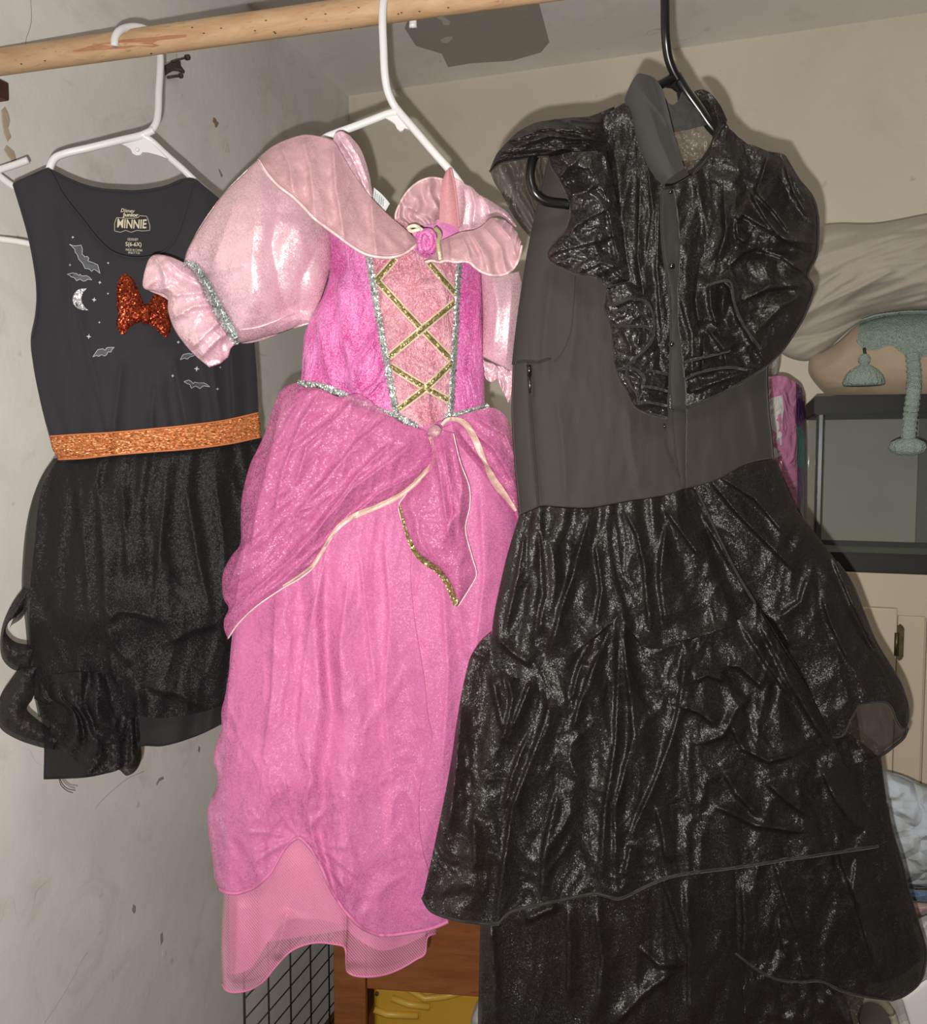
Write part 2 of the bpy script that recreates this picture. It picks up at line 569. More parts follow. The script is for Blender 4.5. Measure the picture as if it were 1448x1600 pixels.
M_WALL_L = wall_paint('left_wall_paint', (248, 246, 240), (232, 230, 224), (204, 196, 182), 0.5, 3.1, 0.84)
M_WALL_B = wall_paint('back_wall_paint', (254, 244, 226), (244, 234, 216), (222, 210, 188), 0.3, 9.7, 0.80)
M_CEIL = wall_paint('ceiling_paint', (255, 253, 248), (244, 240, 234), (222, 216, 208), 0.4, 5.5, 0.92)
M_FLOOR = plain('floor_boards', (96, 70, 50), 0.6, var=(8, (74, 52, 38)))
M_WHITEP = plain('white_hanger_plastic', (255, 255, 254), 0.32, spec=0.5)
M_BLACKP = plain('black_hanger_plastic', (22, 21, 21), 0.28, spec=0.5)

def wood(name, a, b, dark, scale=14, stretch=(1, 1, 1), rough=0.55):
    m = NT(name)
    n = m.noise(scale, 5, 0.6, 1.2, stretch=stretch)
    n2 = m.noise(scale * 6, 3, 0.6, 0.3, stretch=stretch)
    c = m.mix(m.ramp(n, [(0.35, 0.0), (0.65, 1.0)]), lin(a), lin(b))
    c = m.mix(m.ramp(n2, [(0.60, 0.0), (0.76, 0.6)]), c, lin(dark))
    m.set(Base_Color=c, Roughness=rough, Normal=m.bump(n2, 0.25, 0.002))
    return m.m
M_ROD = wood('pine_rod', (228, 190, 148), (206, 164, 122), (150, 106, 76), 9, (1.2, 3.5, 6.0))
M_DRESSER = wood('orange_brown_wood', (176, 110, 58), (154, 90, 46), (120, 66, 34), 10, (0.6, 0.6, 3))
M_CLEAT = wood('dark_cleat_wood', (98, 58, 42), (72, 42, 32), (50, 30, 24), 14)
M_RUST = plain('rusty_metal', (112, 98, 82), 0.7, 0.2, var=(160, (66, 56, 50)), bump=(220, 0.6, 0.002))

# ---------------------------------------------------------------- the setting
corner = P(545, 150, 2.3)
XL, YB, ZC = float(corner[0]), float(corner[1]), float(corner[2])
def flat(n, p):
    s = Plane.__new__(Plane); s.n = np.array(n, float); s.k = float(np.dot(s.n, np.array(p) - CAM)); return s
WL = flat((-1, 0, 0), (XL, 0, 0)); WB = flat((0, 1, 0), (0, YB, 0)); WC = flat((0, 0, 1), (0, 0, ZC))
wall_left = tag(box('wall_left', M_WALL_L, None, (XL - 0.08, -0.7, 0), (XL, YB + 0.08, ZC + 0.1)), kind='structure')
wall_back = tag(box('wall_back', M_WALL_B, None, (XL, YB, 0), (2.3, YB + 0.08, ZC + 0.1)), kind='structure')
ceiling = tag(box('ceiling', M_CEIL, None, (XL, 0.45, ZC), (2.3, YB, ZC + 0.08)), kind='structure')
added_header = tag(box('added_header', M_WALL_L, None, (XL, 0.37, 2.12), (2.3, 0.45, ZC + 0.08)), kind='structure')  # unseen header, added to keep the ceiling lamp off the upper walls
floor = tag(box('floor', M_FLOOR, None, (XL, -0.7, -0.05), (2.3, YB, 0)), kind='structure')

def chip(name, parent, plane, poly, mat, h=0.0012):
    pts = [plane.pt(x, y, 0.0004) for x, y in poly]
    inn = np.mean(poly, 0)
    top = [plane.pt(inn[0] + (x - inn[0]) * 0.75, inn[1] + (y - inn[1]) * 0.75, h) for x, y in poly]
    n = len(poly)
    me = bpy.data.meshes.new(name)
    fs = [tuple(range(n, 2 * n))] + [(i, (i + 1) % n, n + (i + 1) % n, n + i) for i in range(n)]
    me.from_pydata([tuple(p) for p in pts + top], [], fs)
    return link(name, me, mat, parent, smooth=False)
M_CHIP_B = plain('bare_plaster_brown', (176, 146, 118), 0.9)
M_CHIP_W = plain('bare_plaster_white', (250, 246, 236), 0.9)
M_CHIP_P = plain('peeled_paint', (228, 212, 190), 0.9, var=(60, (190, 164, 134)))
M_CHIP_D = plain('dark_scuff', (176, 168, 156), 0.9)
chips = [([(333, 183), (337, 185), (339, 190), (342, 192), (339, 199), (336, 199), (335, 193), (332, 190)], M_CHIP_B),
         ([(352, 219), (355, 220), (357, 228), (360, 236), (357, 239), (353, 237), (350, 238), (351, 230)], M_CHIP_W),
         ([(341, 263), (344, 266), (348, 274), (346, 278), (343, 270)], M_CHIP_D),
         ([(208, 1412), (212, 1416), (212, 1424), (209, 1428), (206, 1422)], M_CHIP_D),
         ([(254, 1484), (259, 1484), (260, 1492), (256, 1499), (253, 1494)], M_CHIP_W),
         ([(250, 1460), (254, 1456), (255, 1470), (251, 1478)], M_CHIP_D),
         ([(8, 166), (13, 176), (16, 188), (13, 200), (18, 214), (12, 222), (6, 208), (3, 190), (2, 172)], M_CHIP_P),
         ([(10, 226), (22, 236), (26, 250), (20, 254), (12, 244), (6, 234)], M_CHIP_P),
         ([(282, 145), (286, 149), (285, 154), (281, 151)], M_CHIP_W),
         ([(310, 1165), (313, 1168), (312, 1176), (309, 1174)], M_CHIP_D),
         ([(248, 1216), (255, 1213), (256, 1217), (249, 1221), (245, 1228), (244, 1224)], M_CHIP_D)]
for poly, m in chips:
    chip('paint_chip', wall_left, WL, poly, m)
for pth in ([(48, 0), (49, 30), (46, 46), (41, 60), (40, 72)], [(70, 1598), (95, 1560), (118, 1520), (125, 1505), (137, 1488)], [(150, 1262), (160, 1250), (175, 1236), (200, 1216), (225, 1205)]):
    c = curve(pth, 20)
    tube('wall_crack', [WL.pt(x, y, 0.0002) for x, y in c], 0.0005, M_CHIP_D, wall_left, n=5)
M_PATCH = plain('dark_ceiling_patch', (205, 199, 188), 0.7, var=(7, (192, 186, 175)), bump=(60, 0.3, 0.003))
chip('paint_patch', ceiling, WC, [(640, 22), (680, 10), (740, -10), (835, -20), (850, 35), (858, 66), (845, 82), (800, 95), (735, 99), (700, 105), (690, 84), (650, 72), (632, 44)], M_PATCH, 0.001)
for poly in ([(680, 27), (690, 24), (697, 28), (705, 35), (702, 41), (692, 40), (690, 32)], [(686, 63), (697, 57), (709, 56), (708, 61), (700, 68), (690, 68)]):
    chip('paint_chip', ceiling, WC, poly, plain('lighter_ceiling_chip', (240, 234, 224), 0.8), 0.0016)

# dark wooden cleat on the left wall at the frame edge
cl = tag(box('trim_1', M_CLEAT, None, tuple(P(-60, 150, 1.16) * [0, 1, 0] + [XL, -0.02, P(5, 151, 1.2)[2]]), tuple([XL + 0.03, P(12, 137, 1.215)[1], P(5, 123, 1.2)[2]]), 0.002), kind='structure')

# nail bracket on the left wall
b0 = WL.pt(262, 104)
nb = thing('nail_bracket', 'rusty broken bracket with bent nails on the left wall just below the rod', 'bracket', tuple(b0))
def wpt(x, y, h=0.0):
    return WL.pt(x, y, h)
me_pts = [(257, 102), (266, 97), (274, 94), (282, 95), (283, 103), (289, 111), (288, 115), (281, 113), (274, 110), (268, 112), (258, 118)]
chip('plate', nb, WL, me_pts, M_RUST, 0.010)
chip('filler', nb, WL, [(258, 86), (268, 84), (276, 84), (278, 91), (268, 96), (259, 99)], M_CHIP_W, 0.004)
tube('nail', [wpt(268, 96, 0.006), wpt(283, 92, 0.018), wpt(291, 90, 0.026)], 0.0019, M_RUST, nb)
tube('nail_head', [wpt(291, 90, 0.026), wpt(294.5, 89.5, 0.0275)], 0.0052, M_RUST, nb, n=10)
tube('nail', [wpt(262, 121, 0.004), wpt(274, 119, 0.012), wpt(281, 118.5, 0.02)], 0.0026, M_RUST, nb)
tube('nail_head', [wpt(281, 118.5, 0.02), wpt(284, 118.3, 0.022)], 0.0046, M_RUST, nb, n=10)
tube('screw', [wpt(272, 108, 0.006), wpt(282, 109, 0.014), wpt(287, 112, 0.02)], 0.0034, M_RUST, nb)

# closet rod
RA, RB = P(0, 97, 1.16), P(705, 0, 1.0)
RB[2] = RA[2]
RD = RB - RA
def rod_d(px):
    # depth of the rod axis where it is seen at column px
    lo, hi = -0.3, 2.5
    for _ in range(50):
        m_ = (lo + hi) / 2
        q = RA + RD * m_ - CAM
        x = CX + FPX * np.dot(q, RGT) / np.dot(q, FWD)
        if x < px: lo = m_
        else: hi = m_
    q = RA + RD * lo - CAM
    return float(np.dot(q, FWD))
rod_line = np.array([RA + RD * t for t in np.linspace(-0.055, 1.75, 60)])
rg = tube_pts(rod_line, 0.0165, 24)
rod = tube('closet_rod', rod_line, 0.0165, M_ROD, None, n=24)
tag(rod, 'bare pine closet rod with a reddish stain carrying all the hangers', 'rod')
rs = Surf(); rm, rq = grid_mesh('tmp', rg, wrap=True)
rs.bvh = BVHTree.FromPolygons([tuple(v) for v in rg.reshape(-1, 3)], rq.tolist()); rs.plane = Plane(300, 50, 1.1, 0); rs.last = 0
bpy.data.meshes.remove(rm)
M_STAIN = plain('red_varnish_stain', (178, 116, 80), 0.5, var=(120, (204, 150, 108)))
st_ = [(112, 80), (130, 75), (150, 69), (172, 66), (190, 62), (215, 60), (240, 58), (262, 55), (292, 54), (290, 58), (270, 61), (247, 63), (238, 68), (250, 71), (240, 74), (215, 72), (195, 76), (170, 77), (145, 79), (122, 81)]
decal('stain', rod, M_STAIN, rs, st_, 0.0004)
for x, y in ((300, 43), (318, 52), (345, 44), (398, 48), (415, 32), (428, 50), (430, 52), (478, 30), (508, 22), (560, 12), (622, 22), (627, 20), (548, 45), (236, 84), (70, 95), (33, 100), (655, 18), (700, 12)):
    decal('knot', rod, M_RUST, rs, [(x - 2.2, y), (x, y - 1.3), (x + 2.4, y - 0.4), (x + 0.8, y + 1.4)], 0.0004)

# ---------------------------------------------------------------- background on the right
def cushion(name, parent, mat, plane, top, bottom, left, right, depth, nu=60, nv=40, hf=None, pw=0.45):
    g, S, T = coons(top, bottom, left, right, nu, nv)
    X, Y = g[..., 0], g[..., 1]
    pr = (np.clip(np.sin(np.pi * S), 0, 1) * np.clip(np.sin(np.pi * T), 0, 1)) ** pw
    H = depth * pr + (hf(S, T, X, Y) * np.minimum(1, pr * 2) if hf is not None else 0)
    fr = plane.pt(X, Y, H); bk = plane.pt(X, Y, -depth * pr)
    pts = np.concatenate([fr, bk[:, ::-1][:, 1:-1]], 1)
    me, q = grid_mesh(name, pts, wrap=True)
    s = Surf(); s.plane = plane; s.last = depth
    s.bvh = BVHTree.FromPolygons([tuple(v) for v in pts.reshape(-1, 3)], q.tolist())
    s.obj = link(name, me, mat, parent)
    return s

DT = 1.60
fl = P(1271, 760, DT)
TX, TY = float(fl[0]), float(fl[1])
ZT = float(P(1271, 620, DT)[2]); ZB = float(P(1271, 891, DT)[2])
M_CAB = plain('cream_cabinet_paint', (206, 192, 170), 0.45, bump=(60, 0.08, 0.002), var=(5, (198, 184, 162)))
M_GROOVE = plain('dark_gap', (110, 98, 82), 0.8)
M_BRASS = plain('worn_brass', (128, 112, 74), 0.4, 0.8, var=(90, (50, 42, 30)))
CFY = TY - 0.012
CB = flat((0, 1, 0), (0, CFY, 0))
cab = thing('cabinet', 'cream painted wooden cabinet with brass hinge carrying the empty glass tank', 'cabinet', (TX + 0.2, CFY + 0.2, 0))
def cx(px): return float(CB.pt(px, 960)[0])
def cz(py): return float(CB.pt(1400, py)[2])
CRX = cx(1640)
box('body', M_CAB, cab, (cx(1130), CFY + 0.004, 0), (CRX, YB - 0.03, ZB - 0.001), 0.002)
dl = box('door', M_CAB, cab, (cx(1150), CFY - 0.012, 0.12), (cx(1400.5), CFY + 0.003, cz(949.5)), 0.0025)
dr = box('door', M_CAB, cab, (cx(1402), CFY - 0.004, 0.12), (cx(1445.5), CFY + 0.003, cz(961)), 0.002)
box('door', M_CAB, cab, (cx(1448), CFY - 0.006, 0.12), (cx(1630), CFY + 0.003, cz(961)), 0.002)
hx, hz = cx(1406), cz(1002)
bm = bmesh.new()
me = bpy.data.meshes.new('hinge_plate')
hp = [(-0.0065, 0.026), (-0.004, 0.030), (0, 0.0335), (0.004, 0.030), (0.0065, 0.026), (0.0065, -0.026), (0.004, -0.031), (0, -0.034), (-0.004, -0.031), (-0.0065, -0.026)]
vs = [bm.verts.new((hx + a, CFY - 0.0045, hz + b)) for a, b in hp]
f = bm.faces.new(vs)
r_ = bmesh.ops.extrude_face_region(bm, geom=[f])
for v in [e for e in r_['geom'] if isinstance(e, bmesh.types.BMVert)]:
    v.co.y -= 0.003
bmesh.ops.recalc_face_normals(bm, faces=bm.faces); bm.to_mesh(me); bm.free()
hinge = link('hinge', me, M_BRASS, cab, smooth=False)
tube('hinge_barrel', [(hx - 0.006, CFY - 0.011, hz - 0.024), (hx - 0.006, CFY - 0.011, hz + 0.018)], 0.0042, M_BRASS, hinge, n=10)

# glass tank
M_TFRAME = plain('black_tank_frame', (36, 35, 33), 0.5, spec=0.25)
mg = NT('tank_glass'); mg.set(Base_Color=lin((120, 128, 120)), Roughness=0.04, Alpha=0.12, Specular_IOR_Level=0.6); M_GLASS = mg.m
M_SIL = plain('clear_silicone', (64, 67, 64), 0.25, spec=0.7)
M_BACKP = plain('tank_back_card', (236, 234, 216), 0.8, var=(9, (226, 224, 206)))
M_DARKG = plain('grey_green_panel', (140, 144, 130), 0.6)
tank = thing('glass_tank', 'empty black framed glass aquarium under the pillows on the cream cabinet', 'aquarium', (TX + 0.25, TY + 0.13, ZB))
TW, TD = 0.52, 0.25
FH = 0.034
def frame_ring(name, z0, z1):
    bm = bmesh.new()
    def bx(lo, hi):
        r = bmesh.ops.create_cube(bm, size=1)
        for v in r['verts']:
            v.co = Vector([(lo[i] + hi[i]) / 2 + v.co[i] * (hi[i] - lo[i]) for i in range(3)])
    t = 0.012
    bx((TX - 0.003, TY - 0.004, z0), (TX + TW, TY + t, z1)); bx((TX - 0.003, TY + TD - t, z0), (TX + TW, TY + TD + 0.004, z1))
    bx((TX - 0.003, TY + t, z0), (TX + t, TY + TD - t, z1)); bx((TX + TW - t, TY + t, z0), (TX + TW, TY + TD - t, z1))
    bmesh.ops.bevel(bm, geom=bm.edges[:], offset=0.0025, segments=2, affect='EDGES')
    me = bpy.data.meshes.new(name); bm.to_mesh(me); bm.free()
    return link(name, me, M_TFRAME, tank, smooth=False)
frame_ring('top_frame', ZT - FH, ZT); frame_ring('bottom_frame', ZB, ZB + FH)
g0, g1 = ZB + FH * 0.4, ZT - FH * 0.4
box('front_pane', M_GLASS, tank, (TX + 0.002, TY + 0.001, g0), (TX + TW - 0.004, TY + 0.006, g1))
box('back_pane', M_GLASS, tank, (TX + 0.002, TY + TD - 0.006, g0), (TX + TW - 0.004, TY + TD - 0.001, g1))
box('side_pane', M_GLASS, tank, (TX, TY + 0.006, g0), (TX + 0.005, TY + TD - 0.006, g1))
box('side_pane', M_GLASS, tank, (TX + TW - 0.005, TY + 0.006, g0), (TX + TW, TY + TD - 0.006, g1))
box('bottom_pane', M_DARKG, tank, (TX + 0.012, TY + 0.012, ZB + 0.018), (TX + TW - 0.012, TY + TD - 0.012, ZB + 0.024))
box('corner_seal', M_SIL, tank, (TX + 0.004, TY + 0.005, g0), (TX + 0.016, TY + 0.013, g1), 0.003)
bp = flat((0, 1, 0), (0, TY + TD + 0.006, 0))
bx0, bx1 = float(bp.pt(1260, 760)[0]), float(bp.pt(1432, 760)[0])
box('backing_card', M_BACKP, tank, (bx0, TY + TD + 0.005, ZB + 0.002), (bx1, TY + TD + 0.008, ZT - 0.002))
box('backing_card', M_DARKG, tank, (bx1 + 0.002, TY + TD + 0.009, ZB + 0.002), (TX + TW, TY + TD + 0.012, ZT - 0.002))

# pillows
M_PILW = jersey('white_pillow_cotton', (222, 212, 196), 0.8, 700)
M_PILC = jersey('cream_pillow_cotton', (220, 196, 168), 0.85, 700)
def pfold(seed, amp, sx=90, sy=26):
    def f(S, T, X, Y):
        u = (X - 1200) * 0.93 + (Y - 450) * 0.36; v = (Y - 450) * 0.93 + (X - 1300) * 0.42 - 0.0009 * (X - 1300) ** 2
        return amp * (crumple(u, v, sx, sy, seed, 3) - 0.5)
    return f
Z0 = ZT
PP = Plane(1350, 600, 1.66, -18.2)
low = thing('patterned_pillow', 'cream pillow with mint green chenille band and tassels on the glass tank', 'pillow', tuple(P(1380, 618, 1.66)))
lowS = cushion('cover', low, M_PILC, PP, [(1264, 558), (1300, 542), (1345, 505), (1400, 490), (1448, 488), (1530, 490), (1600, 500)],
               [(1290, 617), (1340, 622), (1400, 628), (1448, 632), (1530, 640), (1600, 640)], [(1264, 558), (1263, 582), (1274, 600), (1290, 617)], [(1600, 500), (1625, 570), (1600, 640)], 0.09, 70, 40, pfold(4, 0.007, 60, 40), pw=0.38)
UPL = Plane(1350, 450, 1.66, -18.2)
upp = cushion('white_pillow', None, M_PILW, UPL, [(1196, 440), (1232, 378), (1285, 353), (1370, 350), (1448, 336), (1530, 326), (1600, 340)],
              [(1205, 540), (1230, 558), (1262, 564), (1292, 546), (1345, 503), (1400, 487), (1448, 485), (1530, 486), (1600, 478)], [(1196, 440), (1190, 490), (1205, 540)], [(1600, 340), (1620, 400), (1600, 478)], 0.085, 110, 70,
              lambda S, T, X, Y: pfold(11, 0.022, 240, 40)(S, T, X, Y) - crease(X, Y, [[(1228, 530), (1262, 527), (1300, 518), (1345, 498), (1372, 489)]], 0.010, 3, 6) + crease(X, Y, [[(1250, 470), (1320, 415), (1390, 385), (1460, 365)], [(1235, 510), (1290, 460), (1350, 420)], [(1300, 482), (1360, 440), (1400, 420)]], 0.011, 5, 16), pw=0.36)
upp.obj.location = (0, 0, 0)
tag(upp.obj, 'large wrinkled white pillow flopped over the tasselled pillow', 'pillow')
# mint band and tassels
mm = NT('mint_chenille'); nn = mm.noise(330, 3, 0.7); nv_ = mm.voro(420)
mm.set(Base_Color=mm.mix(nn, lin((150, 182, 160)), lin((204, 226, 208))), Roughness=0.95, Sheen_Weight=0.4, Normal=mm.bump(nv_, 1.0, 0.004)); M_MINT = mm.m
def on_sheet(name, parent, mat, surf, top, bottom, left=None, right=None, nu=60, nv=30, off=0.004, h=None):
    g, S, T = coons(top, bottom, left, right, nu, nv)
    H = h(S, T, g[..., 0], g[..., 1]) if h is not None else np.zeros(S.shape)
    pts = np.array([[on(surf, g[i, j, 0], g[i, j, 1], off + H[i, j]) for j in range(nu)] for i in range(nv)])
    me, q = grid_mesh(name, pts)
    s = Surf(); s.pts = pts; s.plane = (surf[0] if isinstance(surf, list) else surf).plane; s.last = (surf[0] if isinstance(surf, list) else surf).last
    s.bvh = BVHTree.FromPolygons([tuple(v) for v in pts.reshape(-1, 3)], q.tolist())
    s.obj = link(name, me, mat, parent)
    return s
def fz(S, T, X, Y):
    e = np.minimum(1, 7 * np.minimum(np.minimum(S + 0.05, 1.05 - S), np.minimum(T, 1 - T)))
    return e * (0.006 + 0.004 * pn(X / 5, Y / 5, 3) + 0.004 * pn(X / 2.6, Y / 2.6, 5))
band = on_sheet('chenille_band', low, M_MINT, lowS, [(1344, 499), (1370, 491), (1400, 487), (1448, 485), (1520, 487)], [(1337, 534), (1348, 544), (1368, 547), (1392, 540), (1408, 552), (1424, 559), (1448, 557), (1520, 560)],
         None, None, 110, 40, 0.001, fz)
tag(band.obj, 'fuzzy mint green chenille band')
def lathe_px(name, parent, mat, cx_, cy_px, d, prof, n=28, rib=0.0, ribs=14):
    c = P(cx_, cy_px, d)
    g = []
    for z, r in prof:
        a = np.linspace(0, 2 * np.pi, n, endpoint=False)
        rr = r * (1 + rib * np.cos(ribs * a))
        g.append(c + np.stack([rr * np.cos(a), rr * np.sin(a), np.full(n, z)], -1))
    me, _ = grid_mesh(name, np.array(g), wrap=True)
    return link(name, me, mat, parent)
def dep(p): return float(np.dot(np.array(p) - CAM, FWD))
pd = dep(on(lowS, 1350, 575)) - 0.018
px2m = pd / FPX
ta = lathe_px('tassel', low, M_MINT, 1350, 563, pd, [(0.012, 0.001), (0.010, 0.007), (0.003, 0.0105), (-0.004, 0.0095), (-0.0075, 0.0065), (-0.011, 0.013), (-0.018, 0.023), (-0.028, 0.0305), (-0.040, 0.0345), (-0.0455, 0.033), (-0.046, 0.003)], 56, 0.05, 18)
tube('cord', [P(1350, 545, pd + 0.008), P(1351, 552, pd), P(1350, 558, pd)], 0.003, plain('dark_green_cord', (48, 78, 66), 0.8), ta)
pd2 = TY  # hangs in front of the tank
dfront = dep((TX + 0.16, TY - 0.03, ZT - 0.05))
cpts = curve([(1425, 552, dep(on(lowS, 1425, 556)) - 0.010), (1428, 585, dep(on(lowS, 1428, 585)) - 0.016), (1426, 620, dfront - 0.012), (1422, 650, dfront), (1418, 690, dfront)], 90)
cr = 0.0118 + 0.0009 * np.sin(np.arange(90) * 1.15) + 0.0006 * np.sin(np.arange(90) * 2.9)
tc = tube('tassel_rope', [P(a, b, c) for a, b, c in cpts], cr, M_MINT, low, n=16)
lathe_px('tassel_end', tc, M_MINT, 1418, 697, dfront, [(0.014, 0.002), (0.013, 0.014), (0.007, 0.026), (-0.003, 0.0295), (-0.011, 0.025), (-0.0165, 0.012), (-0.0175, 0.001)], 48, 0.06, 13)

# glossy plastic pack
def foil(name, col):
    m = NT(name); n = m.noise(24, 3, 0.5, 1.0)
    m.set(Base_Color=lin(col), Roughness=0.16, Specular_IOR_Level=0.7, Normal=m.bump(n, 0.75, 0.02)); return m.m
M_FP, M_FU, M_FT, M_FW = foil('pink_film', (206, 132, 170)), foil('purple_film', (104, 48, 124)), foil('teal_film', (40, 130, 132)), foil('white_film', (222, 220, 216))
pack = thing('plastic_pack', 'shiny pink purple and teal plastic pack standing left of the glass tank', 'pack', tuple(P(1228, 880, 1.56)))
pf = Plane(1215, 700, 1.525, 10)
def pk(S, T, X, Y):
    return 0.022 * np.sin(np.pi * T) ** 0.6 * np.sin(np.pi * np.clip(S, 0, 1)) ** 0.5 + 0.006 * (crumple(X, Y, 26, 44, 5, 3) - 0.5)
front = sheet('front_panel', pack, M_FP, pf, [(1150, 592), (1200, 588), (1226, 588), (1243, 598)], [(1150, 880), (1200, 884), (1246, 888)], None, [(1243, 598), (1245, 700), (1246, 888)], 50, 70, pk)
sp_ = [(1243, 598), (1253, 612), (1259, 640)]
gS, SS, TT = coons([(1243, 598), (1250, 604), (1257, 620)], [(1246, 888), (1252, 886), (1259, 882)], [(1243, 598), (1245, 700), (1246, 888)], [(1257, 620), (1260, 700), (1259, 882)], 14, 70)
def side_part(name, mat, t0, t1):
    n = 70
    i0, i1 = int(t0 * (n - 1)), int(t1 * (n - 1)) + 1
    g = gS[i0:i1]; S_, T_ = SS[i0:i1], TT[i0:i1]
    pts = pf.pt(g[..., 0], g[..., 1], pk(np.full_like(S_, 1.0), T_, g[..., 0], g[..., 1]) - 0.10 * S_ + 0.012 * np.sin(np.pi * S_))
    me, _ = grid_mesh(name, pts)
    return link(name, me, mat, pack)
side_part('side_panel', M_FU, 0, 0.235); side_part('side_band', M_FT, 0.235, 0.46); side_part('side_panel', M_FU, 0.46, 1.0)
decal('printed_shape', pack, M_FW, front, [(1198, 626), (1206, 622), (1222, 617), (1224, 640), (1222, 660), (1221, 690), (1220, 712), (1212, 716), (1204, 712), (1200, 664)], 0.0008)
decal('printed_shape', pack, M_FW, front, [(1196, 590), (1206, 589), (1205, 612), (1200, 620), (1196, 618)], 0.0008)
cushion('back_panel', pack, M_FU, Plane(1215, 700, 1.60, 10), [(1160, 592), (1226, 588), (1252, 606)], [(1160, 880), (1250, 886)], None, None, 0.04, 24, 30)
M_CLR = organza('clear_crinkled_film', (190, 186, 180), 0.55, 0.15, 0.8, 0.3)
cushion('twisted_top', pack, M_CLR, Plane(1210, 570, 1.55, 0), [(1200, 570), (1214, 556), (1219, 552)], [(1198, 590), (1206, 588), (1214, 587)], [(1200, 570), (1197, 580), (1198, 590)], [(1219, 552), (1217, 575), (1214, 587)], 0.012, 20, 20, lambda S, T, X, Y: 0.006 * crumple(X, Y, 8, 8, 3, 2))

# bed with piled bedding at the lower right
M_SHEETW = jersey('pale_grey_sheet', (206, 204, 198), 0.85, 500)
M_DENIM = jersey('blue_denim', (104, 128, 158), 0.85, 900)
M_PINKC = jersey('pale_pink_cotton', (206, 170, 164), 0.85, 600)
bedp = P(1420, 1480, 1.42)
bed = thing('bed', 'pale sheeted bed corner under the piled quilt at lower right', 'bed', (float(bedp[0]) + 0.3, float(bedp[1]) - 0.1, 0))
bx_l = float(P(1330, 1500, 1.40)[0])
bz = float(P(1420, 1455, 1.38)[2])
BFY = 1.24
box('mattress', M_SHEETW, bed, (bx_l + 0.03, BFY, 0.28), (bx_l + 1.1, CFY - 0.06, bz), 0.03, seg=4)
box('bed_frame', M_DRESSER, bed, (bx_l + 0.04, BFY + 0.02, 0.0), (bx_l + 1.1, CFY - 0.08, 0.27), 0.01)
mq = NT('blue_grey_quilt'); v1 = mq.voro(26, 'DISTANCE_TO_EDGE'); n1 = mq.noise(7, 4, 0.6, 1.0); n2 = mq.noise(11, 3, 0.5, 0.4)
qb = mq.mix(mq.ramp(n1, [(0.5, 0.0), (0.62, 0.8)]), lin((192, 200, 210)), lin((158, 160, 150)))
qb = mq.mix(mq.ramp(n2, [(0.66, 0.0), (0.70, 0.8)]), qb, lin((120, 128, 84)))
mq.set(Base_Color=qb, Roughness=0.85, Normal=mq.bump(mq.ramp(v1, [(0.0, 0.0), (0.25, 1.0)]), 0.45, 0.012)); M_QUILT = mq.m
QP = Plane(1420, 1300, 1.40, -10)
qu = cushion('folded_quilt', None, M_QUILT, QP, [(1335, 1200), (1375, 1203), (1410, 1212), (1448, 1228), (1560, 1250)], [(1345, 1380), (1400, 1388), (1448, 1388), (1560, 1392)], None, None, 0.06, 80, 60,
             lambda S, T, X, Y: 0.008 * crumple(X, Y, 90, 40, 8, 2) + 0.004 * pn(X / 22, Y / 14, 3), pw=0.3)
tag(qu.obj, 'pale blue grey quilt folded on the bed behind the black dress', 'quilt')
jn = cushion('folded_jeans', None, M_DENIM, Plane(1430, 1400, 1.36, -10), [(1385, 1394), (1410, 1390), (1448, 1391), (1560, 1395)], [(1385, 1410), (1410, 1406), (1448, 1409), (1560, 1414)], None, None, 0.03, 60, 20, lambda S, T, X, Y: 0.014 * crumple(X, Y, 16, 10, 3, 3), pw=0.35)
tag(jn.obj, 'folded light blue denim squeezed under the quilt', 'jeans')
pc = cushion('pink_cloth', None, M_PINKC, Plane(1430, 1420, 1.345, -10), [(1385, 1412), (1410, 1408), (1448, 1411), (1560, 1416)], [(1385, 1452), (1415, 1446), (1448, 1426), (1560, 1424)], None, None, 0.03, 50, 24, lambda S, T, X, Y: 0.012 * crumple(X, Y, 24, 14, 5, 3), pw=0.35)
tag(pc.obj, 'pale pink folded cloth beneath the blue denim', 'cloth')
gc = cushion('grey_sheet', None, M_SHEETW, Plane(1430, 1500, 1.28, -10), [(1385, 1456), (1415, 1450), (1448, 1430), (1560, 1428)], [(1390, 1660), (1420, 1664), (1560, 1668)], None, None, 0.05, 60, 60, lambda S, T, X, Y: 0.022 * crumple(X + Y * 0.4, Y, 30, 46, 6, 3), pw=0.3)
tag(gc.obj, 'crumpled pale grey bed sheet spilling down at lower right edge', 'sheet')
M_BOXW = plain('white_card', (222, 220, 214), 0.6)
cf = cushion('white_card_flap', None, M_BOXW, Plane(1430, 1580, 1.16, -10), [(1408, 1560), (1448, 1530), (1520, 1500)], [(1432, 1640), (1470, 1640), (1520, 1640)], None, None, 0.004, 30, 20, None, pw=0.3)
tag(cf.obj, 'white glittery card flap leaning at the lower right corner', 'card')
binp = P(1360, 1590, 1.13)
rb = thing('round_basket', 'round beige rimmed basket glimpsed below the black dress hem', 'basket', tuple(binp))
M_BEIGE = plain('beige_wicker', (150, 144, 122), 0.7, bump=(300, 0.4, 0.002))
def ringpts(cxp, cyp, a, b, rot, d, n=40):
    t = np.linspace(0, 2 * np.pi, n)
    x = a * np.cos(t); y = b * np.sin(t)
    return [P(cxp + x[i] * math.cos(rot) - y[i] * math.sin(rot), cyp + x[i] * math.sin(rot) + y[i] * math.cos(rot), d + 0.03 * math.cos(t[i])) for i in range(n)]
tube('rim', ringpts(1366, 1598, 30, 42, -0.5, 1.13), 0.0055, M_BEIGE, rb, n=10)
